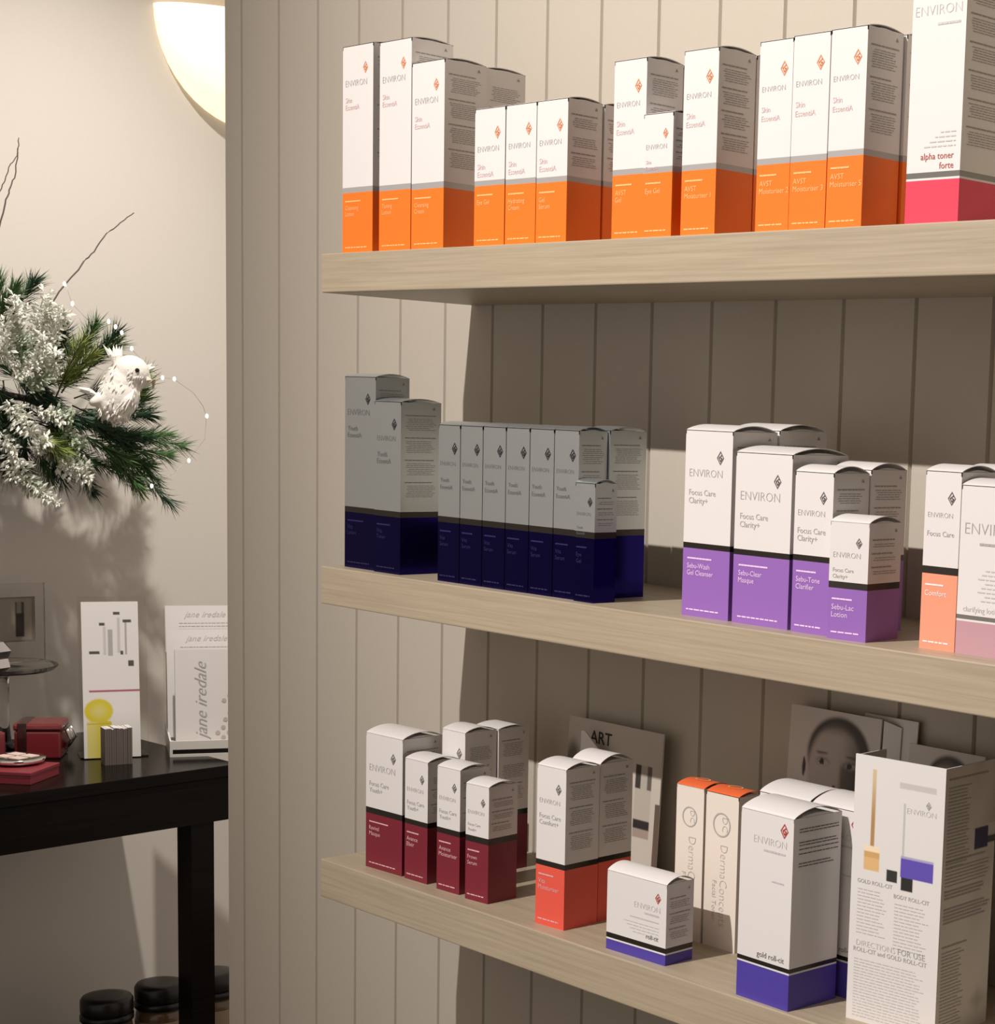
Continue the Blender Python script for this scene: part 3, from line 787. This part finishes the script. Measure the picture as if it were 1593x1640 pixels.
# block of small cards
mat('grey_card', (0.15, 0.125, 0.11), 0.55)
cs = empty('card_block', (-0.9385, 0.2650, TZ), math.atan2(0.047, 0.010)); tag(cs, 'upright block of small grey cards in front of the brush leaflet', 'cards')
rr = random.Random(5)
for k in range(12):
    h_ = 0.066 + rr.uniform(-0.0012, 0.0012); d_ = rr.uniform(-0.0008, 0.0008)
    link('card', MB().box(0.0040 * k, 0.0040 * k + 0.0036, d_, 0.030 + d_, 0, h_).mesh('card'), 'grey_card', cs)
    link('card_edge', MB().box(0.0040 * k, 0.0040 * k + 0.0036, d_, 0.030 + d_, h_, h_ + 0.0008).mesh('card_edge'), 'white_card', cs)

# white display tray with leaflets
mat('white_plastic', (0.70, 0.68, 0.63), 0.35)
YT2 = math.atan2(0.484 - 0.393, -0.903 + 0.945)
tr = empty('display_tray', (-0.9450, 0.3930, TZ), YT2); tag(tr, 'white plastic leaflet tray with a dark slot, at the right end of the table', 'tray')
LT = 0.15
# wedge shaped base: front wall with a slot, sloping sides
ft = MB().box(0, LT, 0, 0.004, 0, 0.005).box(0, LT, 0, 0.004, 0.014, 0.030).box(0, 0.005, 0, 0.004, 0.005, 0.014)
link('front_wall', ft.mesh('front_wall'), 'white_plastic', tr)
link('slot', MB().box(0.005, LT, 0.0035, 0.006, 0.005, 0.014).mesh('slot'), 'black_plastic', tr)


def prism(pts, x0, x1):
    mb = MB(); n = len(pts)
    mb.v = [(x0, a, b) for a, b in pts] + [(x1, a, b) for a, b in pts]
    mb.f = [tuple(range(n))[::-1], tuple(range(n, 2 * n))] + [(k, (k + 1) % n, (k + 1) % n + n, k + n) for k in range(n)]
    return mb


link('side_wall', prism([(0.004, 0), (0.150, 0.0), (0.150, 0.040), (0.004, 0.030)], -0.0, 0.003).mesh('side_wall'), 'white_plastic', tr)
link('tray_floor', prism([(0.0065, 0.0), (0.150, 0.0), (0.150, 0.022), (0.0065, 0.016)], 0.0032, LT).mesh('tray_floor'), 'white_plastic', tr)
bp_ = MB().box(-0.002, LT, 0.150, 0.153, 0.0, 0.262)
link('back_plate', bp_.mesh('back_plate'), 'acrylic', tr)


def booklet(name, label, x, y, z, wd, ht, th, leanx, fn):
    r = empty(name, (0, 0, 0))
    M = tr_m @ Matrix.Translation((x, y, z)) @ Matrix.Rotation(leanx, 4, 'X')
    r.matrix_world = M
    tag(r, label, 'leaflet', 'white leaflets in the display tray')
    link('pages', MB().box(0, wd, 0.0004, th, 0, ht).mesh('pages'), 'white_card', r)
    fn(r, wd, ht)
    return r


tr_m = Matrix.Translation((-0.9450, 0.3930, TZ)) @ Matrix.Rotation(YT2, 4, 'Z')


def bk_front(r, wd, ht):
    m = MB(); put_text(m, 'jane iredale', 0.056, 0.006, size=0.0315, y=-0.0003, vertical=-1, thin=-0.008, xsc=0.98, shear=0.45)
    link('brand_print', m.mesh('brand_print'), 'print_grey', r)
    m = MB()
    for (a, b) in ((0.118, 0.088), (0.108, 0.079), (0.119, 0.068), (0.118, 0.055), (0.110, 0.043), (0.120, 0.036), (0.106, 0.028), (0.096, 0.018), (0.116, 0.018), (0.106, 0.009)):
        n = 10; rr_ = 0.0042; a -= 0.021
        m.poly([(a + rr_ * math.cos(2 * math.pi * k / n), -0.0003, b + rr_ * math.sin(2 * math.pi * k / n)) for k in range(n)])
    link('dot_print', m.mesh('dot_print'), mat('print_taupe', (0.50, 0.42, 0.36), 0.6), r)


def bk_lines(r, wd, ht):
    m = MB()
    put_text(m, 'jane iredale', 0.034, ht - 0.022, size=0.016, y=-0.0003, thin=-0.008, shear=0.45)
    for k in range(5): put_words(m, 0.025, wd - 0.01, ht - 0.034 - 0.006 * k, 0.0012, y=-0.0003, rnd=rr, gap=0.0015)
    link('text_print', m.mesh('text_print'), 'print_pale', r)


booklet('white_leaflet', 'front white leaflet in the tray with upright grey script', 0.012, 0.0200, 0.0225, 0.138, 0.176, 0.012, R(-7), bk_front)
booklet('white_leaflet', 'middle white leaflet in the tray, just above the front one', 0.001, 0.072, 0.0255, 0.148, 0.205, 0.004, R(-10), bk_lines)
booklet('white_leaflet', 'tallest white leaflet at the back of the tray', 0.001, 0.104, 0.0265, 0.148, 0.246, 0.003, R(-9), bk_lines)

# red boxes and the compact at the left end of the table
mat('red_lacquer', (0.20, 0.022, 0.028), 0.22, coat=0.6)
mat('red_matte', (0.26, 0.035, 0.045), 0.35)
mat('dark_red', (0.035, 0.008, 0.008), 0.2, coat=0.5)
mat('chrome', (0.75, 0.72, 0.70), 0.12, metal=1.0)
mat('clear_glass', (0.95, 0.95, 0.93), 0.03, trans=1.0, ior=1.35)
mat('powder', (0.72, 0.56, 0.50), 0.6)
rb = empty('red_gift_box', (-1.085, 0.165, TZ), R(55)); tag(rb, 'glossy dark red box with a ribbon, left of the brush leaflet', 'box')
link('box_body', MB().box(0, 0.080, 0, 0.075, 0, 0.052).mesh('box_body'), 'red_lacquer', rb, bevel=0.004)
link('box_lid', MB().box(-0.0015, 0.0815, -0.0015, 0.0765, 0.0525, 0.066).mesh('box_lid'), 'red_lacquer', rb, bevel=0.004)
link('ribbon', MB().box(0.006, 0.022, -0.0022, 0.0772, 0.0, 0.0668).mesh('ribbon'), 'dark_red', rb, bevel=0.001)
bow = MB()
for k in range(5):
    a = k * 2 * math.pi / 5
    bow.tube([(0.083, 0.02 + 0.011 * k, 0.016), (0.094, 0.02 + 0.011 * k + 0.006 * math.cos(a), 0.032), (0.086, 0.02 + 0.011 * k, 0.052)], 0.0035, 6)
link('ribbon_bow', bow.mesh('ribbon_bow'), 'chrome', rb, True)
r2 = link('red_gift_box', MB().box(-1.125, -1.055, 0.050, 0.138, TZ, TZ + 0.058).mesh('red_gift_box'), 'red_lacquer', bevel=0.004)
tag(r2, 'glossy red box cut off by the left edge, beside the ribboned one', 'box', 'red boxes on the console table')
rb['group'] = 'red boxes on the console table'
r3 = empty('red_flat_box', (-0.945, 0.010, TZ), R(38)); tag(r3, 'flat matte red box at the front of the table, under a compact', 'box')
link('box_body', MB().box(0, 0.125, 0, 0.10, 0, 0.015).mesh('box_body'), 'red_matte', r3, bevel=0.001)
link('box_lid', MB().box(-0.001, 0.126, -0.001, 0.101, 0.0152, 0.0215).mesh('box_lid'), 'red_matte', r3, bevel=0.001)
cp = empty('powder_compact', (-0.942, 0.108, TZ + 0.0215), R(20)); tag(cp, 'round silver make-up compact lying open on the flat red box', 'compact')
link('case', MB().lathe([(0.030, 0), (0.045, 0.005), (0.046, 0.011), (0.042, 0.0125)], seg=36).mesh('case'), 'chrome', cp, True)
for a, b in ((-0.017, -0.012), (0.014, -0.012), (-0.017, 0.014), (0.014, 0.014)):
    link('powder_pan', MB().box(a - 0.012, a + 0.012, b - 0.010, b + 0.010, 0.0125, 0.0136).mesh('powder_pan'), 'powder', cp)

# glass stand with crystal and a clear frame
gs = empty('glass_cake_stand', (-1.185, 0.190, TZ)); tag(gs, 'clear glass pedestal stand behind the red boxes', 'stand')
link('foot', MB().lathe([(0.032, 0), (0.032, 0.004), (0.014, 0.012), (0.010, 0.06), (0.012, 0.140), (0.03, 0.150)], seg=32).mesh('foot'), 'clear_glass', gs, True)
link('plate', MB().lathe([(0.03, 0.1505), (0.090, 0.1525), (0.097, 0.160), (0.096, 0.162), (0.088, 0.156), (0.0, 0.1545)], seg=40).mesh('plate'), 'clear_glass', gs, True)
cr_ = empty('crystal_ornament', (-1.135, 0.145, TZ + 0.1570)); tag(cr_, 'faceted crystal ornament at the left edge, on the glass stand', 'ornament')
cm = MB().lathe([(0.026, 0), (0.038, 0.010), (0.034, 0.026), (0.040, 0.040), (0.026, 0.056), (0.008, 0.062)], seg=8)
link('crystal_body', cm.mesh('crystal_body'), 'chrome', cr_)
fr = empty('acrylic_frame', (-1.222, 0.118, TZ + 0.1575), math.atan2(1, 0.05)); tag(fr, 'clear acrylic block frame holding a picture of two dark tubes', 'frame')
link('frame_block', MB().box(0, 0.170, 0.003, 0.013, 0, 0.150).mesh('frame_block'), 'acrylic', fr, bevel=0.001)


def tube_fn(u, v):
    c = (0.26, 0.225, 0.18)
    if u < 0.05 or u > 0.95 or v < 0.05 or v > 0.95: c = (0.17, 0.145, 0.115)
    if 0.42 < u < 0.52 and 0.1 < v < 0.88: c = (0.10, 0.08, 0.06)
    if 0.72 < u < 0.85 and 0.1 < v < 0.88: c = (0.018, 0.014, 0.010) if v > 0.35 else ((0.05, 0.04, 0.03) if abs(u - 0.785) > 0.03 else (0.2, 0.18, 0.14))
    return c


painted('frame_picture', 0.135, 0.085, 50, 40, tube_fn, fr, Matrix.Translation((0.015, 0.0025, 0.040)))

# ------------------------------------------------------------------ wall sconce
mat('lit_glass', (0.95, 0.88, 0.75), 0.4, emit=(1.0, 0.80, 0.52), estr=1.15)
mat('brass', (0.5, 0.40, 0.25), 0.3, metal=0.8)
sc = empty('wall_sconce', (XW, 0.765, 2.246)); tag(sc, 'glowing white glass bowl wall lamp high on the plaster wall', 'lamp')
vs = []; fs = []; NA, NB = 28, 12
for j in range(NB + 1):
    th = math.pi / 2 * j / NB
    for i in range(NA + 1):
        ph = math.pi * i / NA
        vs.append((0.002 + 0.115 * math.sin(ph) * math.cos(th), -0.214 * math.cos(ph) * math.cos(th), -0.216 * math.sin(th)))
for j in range(NB):
    for i in range(NA):
        a = j * (NA + 1) + i
        fs.append((a, a + NA + 1, a + NA + 2, a + 1))
me = bpy.data.meshes.new('glass_bowl'); me.from_pydata(vs, [], fs)
gb = link('glass_bowl', me, 'lit_glass', sc, True)
sd = gb.modifiers.new('thick', 'SOLIDIFY'); sd.thickness = 0.004
link('mount_plate', MB().box(0.0005, 0.012, -0.05, 0.05, -0.14, -0.02).mesh('mount_plate'), 'brass', sc)

# ------------------------------------------------------------------ evergreen arrangement
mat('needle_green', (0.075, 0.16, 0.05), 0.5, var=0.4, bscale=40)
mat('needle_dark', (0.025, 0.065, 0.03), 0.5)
mat('needle_olive', (0.20, 0.25, 0.06), 0.5)
mat('frost', (0.74, 0.75, 0.67), 0.7)
mat('frost_green', (0.36, 0.42, 0.30), 0.7)
mat('bark', (0.055, 0.04, 0.03), 0.7)
mat('twig_brown', (0.10, 0.075, 0.06), 0.7)
GX = -1.125
gq = lambda a, b, dx=0.0: Vector((GX + dx, 0.17 + 0.00118 * a, 1.471 - (b - 640) * 0.00115 + 0.00004 * a))
ga = empty('evergreen_swag', (XW, 0.10, 1.48)); tag(ga, 'snow dusted evergreen swag fixed to the plaster wall above the table', 'swag')
inv = Matrix.Translation((-XW, -0.10, -1.48))


def gl(name, mb, m, smooth=False):
    mb.v = [tuple(inv @ Vector(v)) for v in mb.v]
    return link(name, mb.mesh(name), m, ga, smooth)


rg = random.Random(11)


def sprig(p0, p1, mname, nl=0.058, n=150, wdt=0.0011):
    d = (p1 - p0); L = d.length; t = d.normalized(); a = t.orthogonal().normalized(); b = t.cross(a)
    mb = MB(); stem = MB().tube([p0, p0 + d * 0.5 + Vector((0, 0, 0.004)), p1], 0.0016, 5, 0.0008)
    for k in range(n):
        s = rg.uniform(0.05, 1.0) ** 0.8; base = p0 + d * s
        an = rg.uniform(0, 2 * math.pi); o = math.cos(an) * a + math.sin(an) * b
        dirn = (t * rg.uniform(0.5, 1.3) + o * rg.uniform(0.35, 0.9)).normalized()
        ln = nl * rg.uniform(0.6, 1.05) * (1 - 0.25 * s)
        sdv = dirn.cross(o).normalized() * wdt; up = dirn.cross(sdv).normalized() * wdt * 0.7
        tip = base + dirn * ln
        mid = base + dirn * ln * 0.45
        mb.add([base, mid + sdv, mid - sdv, mid + up, tip], [(0, 2, 3), (0, 3, 1), (0, 1, 2), (4, 3, 2), (4, 1, 3), (4, 2, 1)])
    st_ = gl('pine_sprig', stem, 'bark')
    s_ = gl('needles', mb, mname); s_['kind'] = 'stuff'; s_.parent = st_
    return st_


def frosted(p0, p1, mname, n=80, sz=0.0070):
    d = p1 - p0; t = d.normalized(); a = t.orthogonal().normalized(); b = t.cross(a); mb = MB()
    mb.tube([p0, p1], 0.0014, 4, 0.0008)
    for k in range(n):
        s = rg.uniform(0.05, 1.05); an = rg.uniform(0, 2 * math.pi); o = math.cos(an) * a + math.sin(an) * b
        c = p0 + d * s + o * rg.uniform(0.002, 0.017)
        dr = (t * rg.uniform(-0.1, 0.9) + o).normalized(); e1 = dr.orthogonal().normalized(); e2 = dr.cross(e1)
        l = sz * rg.uniform(0.7, 1.4); w1 = sz * rg.uniform(0.35, 0.6); w2 = w1 * 0.6
        mb.add([c - dr * l, c + dr * l, c + e1 * w1, c - e1 * w1, c + e2 * w2, c - e2 * w2],
               [(0, 2, 4), (0, 4, 3), (0, 3, 5), (0, 5, 2), (1, 4, 2), (1, 3, 4), (1, 5, 3), (1, 2, 5)])
    s_ = gl('frosted_sprig', mb, mname); s_['kind'] = 'stuff'
    return s_


gl('main_branch', MB().tube([(XW + 0.002, -0.02, 1.50), (XW + 0.07, 0.06, 1.49), gq(-40, 620, -0.06), gq(60, 640, -0.05), gq(150, 680, -0.04)], 0.010, 8, 0.005), 'bark', True)
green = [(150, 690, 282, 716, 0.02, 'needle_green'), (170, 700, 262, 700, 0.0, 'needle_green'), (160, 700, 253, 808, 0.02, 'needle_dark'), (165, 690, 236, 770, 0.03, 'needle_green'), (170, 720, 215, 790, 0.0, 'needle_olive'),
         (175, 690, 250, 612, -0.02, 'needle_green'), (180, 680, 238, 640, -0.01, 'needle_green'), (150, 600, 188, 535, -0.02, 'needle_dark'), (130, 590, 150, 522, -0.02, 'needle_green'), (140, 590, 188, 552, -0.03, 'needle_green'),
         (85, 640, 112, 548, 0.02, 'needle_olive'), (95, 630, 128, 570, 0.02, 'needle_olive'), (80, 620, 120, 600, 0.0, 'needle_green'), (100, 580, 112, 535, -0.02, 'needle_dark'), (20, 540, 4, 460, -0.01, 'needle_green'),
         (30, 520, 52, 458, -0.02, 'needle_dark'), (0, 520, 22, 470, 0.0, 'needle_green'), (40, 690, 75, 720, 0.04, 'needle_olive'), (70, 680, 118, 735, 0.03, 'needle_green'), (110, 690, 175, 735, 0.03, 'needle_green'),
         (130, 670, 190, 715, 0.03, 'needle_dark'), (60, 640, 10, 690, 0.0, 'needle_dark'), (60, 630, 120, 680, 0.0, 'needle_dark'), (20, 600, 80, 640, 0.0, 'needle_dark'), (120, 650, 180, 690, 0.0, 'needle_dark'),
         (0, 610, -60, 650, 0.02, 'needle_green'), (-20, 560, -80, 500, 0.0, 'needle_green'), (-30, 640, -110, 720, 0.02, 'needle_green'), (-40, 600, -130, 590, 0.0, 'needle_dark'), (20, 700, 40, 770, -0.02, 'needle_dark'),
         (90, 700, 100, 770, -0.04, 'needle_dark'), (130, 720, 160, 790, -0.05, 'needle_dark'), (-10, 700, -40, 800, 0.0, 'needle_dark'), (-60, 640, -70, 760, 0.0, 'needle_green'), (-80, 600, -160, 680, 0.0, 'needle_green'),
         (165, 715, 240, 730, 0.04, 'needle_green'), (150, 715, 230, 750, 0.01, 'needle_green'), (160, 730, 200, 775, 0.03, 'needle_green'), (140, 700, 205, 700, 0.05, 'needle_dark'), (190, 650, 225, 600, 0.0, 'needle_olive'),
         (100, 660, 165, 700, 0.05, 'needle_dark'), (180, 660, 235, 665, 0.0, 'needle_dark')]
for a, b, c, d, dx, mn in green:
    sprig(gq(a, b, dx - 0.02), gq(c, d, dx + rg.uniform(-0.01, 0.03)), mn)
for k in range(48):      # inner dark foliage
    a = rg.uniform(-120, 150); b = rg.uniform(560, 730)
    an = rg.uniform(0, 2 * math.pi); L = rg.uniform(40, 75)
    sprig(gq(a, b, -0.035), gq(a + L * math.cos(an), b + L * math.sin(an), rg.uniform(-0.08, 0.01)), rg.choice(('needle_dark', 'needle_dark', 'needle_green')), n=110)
frost = [(40, 560, 55, 470), (20, 560, 22, 490), (60, 560, 75, 500), (30, 600, 10, 530), (60, 600, 40, 540), (5, 590, -15, 520), (70, 610, 62, 565), (30, 620, 60, 600), (50, 590, 85, 505), (0, 640, 20, 690), (15, 650, 25, 690),
         (60, 660, 92, 668), (45, 655, 80, 672), (0, 700, 5, 770), (-10, 690, 12, 745), (5, 740, 45, 790), (20, 760, 62, 802), (75, 745, 118, 765), (90, 740, 112, 745), (85, 690, 108, 712), (45, 720, 52, 700),
         (-40, 600, -60, 500), (-60, 620, -90, 560), (-50, 680, -70, 780), (20, 545, 0, 480), (50, 545, 60, 490), (10, 610, 45, 570)]
for k, (a, b, c, d) in enumerate(frost):
    frosted(gq(a, b, 0.025), gq(c, d, 0.05 + rg.uniform(-0.01, 0.02)), 'frost_green' if k % 4 == 3 else 'frost')


def wig(pts, rad, rad2):
    out = []
    for i in range(len(pts) - 1):
        for s in range(4):
            out.append(gq(*pts[i]).lerp(gq(*pts[i + 1]), s / 4) + Vector((0, rg.uniform(-1, 1) * 0.0015, rg.uniform(-1, 1) * 0.0015)))
    out.append(gq(*pts[-1]))
    gl('bare_twig', MB().tube(out, rad, 5, rad2), 'twig_brown', True)


wig([(60, 560), (75, 500), (95, 470), (135, 422), (150, 405), (172, 375), (195, 357), (217, 339)], 0.0017, 0.0010)
wig([(-30, 560), (0, 395), (14, 340), (20, 318), (28, 300), (34, 260), (36, 238)], 0.0017, 0.0009)
wig([(-20, 400), (0, 330), (10, 312), (20, 285), (32, 265), (35, 255)], 0.0012, 0.0008)

# fairy lights draped over the swag
mat('bulb_glow', (0.95, 0.92, 0.8), 0.3, emit=(1.0, 0.93, 0.75), estr=3.0)
mat('wire', (0.42, 0.40, 0.36), 0.4, metal=0.7)
fy = empty('fairy_light_string', (GX, 0.35, 1.55)); tag(fy, 'string of tiny warm fairy lights looping out of the evergreen swag', 'lights')
inv2 = Matrix.Translation((-GX, -0.35, -1.55))
wp = [(78, 452), (90, 490), (120, 520), (147, 516), (158, 524), (168, 533), (184, 558), (215, 590), (235, 604), (255, 606), (288, 628), (305, 650), (311, 667), (308, 705), (279, 740), (250, 762), (215, 780)]
wm = MB().tube([gq(a, b, 0.06) for a, b in wp], 0.00035, 4); wm.v = [tuple(inv2 @ Vector(v)) for v in wm.v]
link('wire', wm.mesh('wire'), 'wire', fy, True)
bme2 = MB().lathe([(0.0005, -0.0042), (0.0026, -0.002), (0.0029, 0.0012), (0.0016, 0.0036), (0.0004, 0.0044)], seg=10).mesh('bulb')
for a, b in ((78, 460), (90, 490), (147, 516), (158, 524), (168, 533), (184, 558), (235, 604), (255, 606), (311, 667), (279, 740), (215, 780)):
    o = link('bulb', bme2, 'bulb_glow', fy, True); o.location = inv2 @ gq(a, b, 0.062)

# white bird ornament
mat('feather_white', (0.78, 0.75, 0.69), 0.75, bump=0.5, bscale=160)
mat('feather_cream', (0.70, 0.62, 0.48), 0.7)
mat('bird_eye', (0.01, 0.01, 0.01), 0.1)
bd = empty('bird_ornament', gq(155, 640, 0.085)); tag(bd, 'white feathered bird ornament perched on the evergreen swag', 'ornament')
bo = gq(155, 640, 0.085)


def blob(parts):
    bm = bmesh.new()
    for (a, b, dx), rad, rot in parts:
        c = gq(a, b, 0.085 + dx) - bo
        M = Matrix.Translation(c) @ Matrix.Rotation(R(rot), 4, 'X') @ Matrix.Diagonal((*rad, 1))
        bmesh.ops.create_icosphere(bm, subdivisions=3, radius=1.0, matrix=M)
    me = bpy.data.meshes.new('body'); bm.to_mesh(me); bm.free(); return me


bme3 = blob([((152, 634, 0), (0.034, 0.037, 0.046), -20), ((146, 648, 0), (0.030, 0.034, 0.032), 0), ((170, 597, 0.004), (0.031, 0.034, 0.033), 0), ((158, 615, 0), (0.031, 0.034, 0.038), -20), ((188, 606, 0.008), (0.018, 0.014, 0.018), 0), ((124, 636, 0), (0.014, 0.026, 0.012), 30)])
bb = link('body', bme3, 'feather_white', bd, True)
rm = bb.modifiers.new('remesh', 'REMESH'); rm.mode = 'VOXEL'; rm.voxel_size = 0.0025; rm.use_smooth_shade = True
sm_ = bb.modifiers.new('smooth', 'SMOOTH'); sm_.iterations = 6
lp = lambda a, b, dx=0.0: gq(a, b, 0.085 + dx) - bo


def plume(name, p0, p1, width, n, matn, spread=0.5):
    mb = MB(); d = p1 - p0
    for k in range(n):
        f = (k / max(1, n - 1) - 0.5)
        q = p1 + Vector((rg.uniform(-0.006, 0.006), f * width, rg.uniform(-0.006, 0.006)))
        mid = (p0 + q) / 2 + Vector((0.004, 0, 0.002)); s_ = (q - p0).normalized().cross(Vector((1, 0, 0))).normalized() * 0.0045
        t_ = Vector((0.0012, 0, 0))
        mb.add([p0 + t_, p0 - t_, mid + s_, mid - s_, mid + t_ * 2, mid - t_ * 2, q], [(0, 3, 4), (0, 4, 2), (1, 5, 3), (1, 2, 5), (0, 1, 3), (0, 2, 1), (6, 4, 3), (6, 2, 4), (6, 3, 5), (6, 5, 2)])
    return link(name, mb.mesh(name), matn, bd)


plume('crest', lp(152, 588, -0.01), lp(148, 554, -0.015), 0.038, 9, 'feather_white')
plume('tail', lp(122, 634, 0.0), lp(88, 622, 0.0), 0.012, 6, 'feather_white')
plume('wing', lp(165, 622, 0.03), lp(140, 656, 0.034), 0.020, 7, 'feather_white')
plume('ear_tuft', lp(192, 596, 0.0), lp(208, 586, 0.0), 0.010, 5, 'feather_white')
plume('foot_feathers', lp(146, 664, 0.02), lp(147, 674, 0.02), 0.030, 6, 'feather_white')
link('beak', MB().tube([lp(186, 604, 0.022), lp(195, 609, 0.034), lp(194, 621, 0.034)], 0.0085, 8, 0.0012).mesh('beak'), 'feather_cream', bd, True)
em = MB().lathe([(0.0003, -0.0042), (0.003, -0.003), (0.0044, 0), (0.003, 0.003), (0.0003, 0.0042)], seg=12).mesh('eye')
for a, b, dx in ((168, 592, 0.034),):
    o = link('eye', em, 'bird_eye', bd, True); o.location = lp(a, b, dx)

# soft feather coat over the bird
fc = MB()
for (a, b, dx), rad, rot in (((152, 634, 0), (0.034, 0.037, 0.046), -20), ((146, 648, 0), (0.030, 0.034, 0.032), 0), ((170, 597, 0.004), (0.031, 0.034, 0.033), 0), ((158, 615, 0), (0.031, 0.034, 0.038), -20)):
    c0 = gq(a, b, 0.085 + dx) - bo
    for k in range(110):
        n_ = Vector((rg.gauss(0, 1), rg.gauss(0, 1), rg.gauss(0, 1))).normalized()
        q0 = c0 + Vector((n_.x * rad[0], n_.y * rad[1], n_.z * rad[2])) * 0.995
        dr = (n_ * 0.10 + Vector((0, -0.35, -0.75)) + Vector((rg.uniform(-.3, .3), rg.uniform(-.3, .3), rg.uniform(-.3, .3)))).normalized()
        sdv = dr.cross(n_).normalized() * 0.0022
        L = rg.uniform(0.007, 0.013)
        fc.add([q0, q0 + dr * L * 0.5 + sdv, q0 + dr * L * 0.5 - sdv, q0 + dr * L * 0.5 + n_ * 0.0012, q0 + dr * L], [(0, 1, 3), (0, 3, 2), (0, 2, 1), (4, 3, 1), (4, 2, 3), (4, 1, 2)])
fo = link('feather_coat', fc.mesh('feather_coat'), 'feather_white', bd); fo['kind'] = 'stuff'
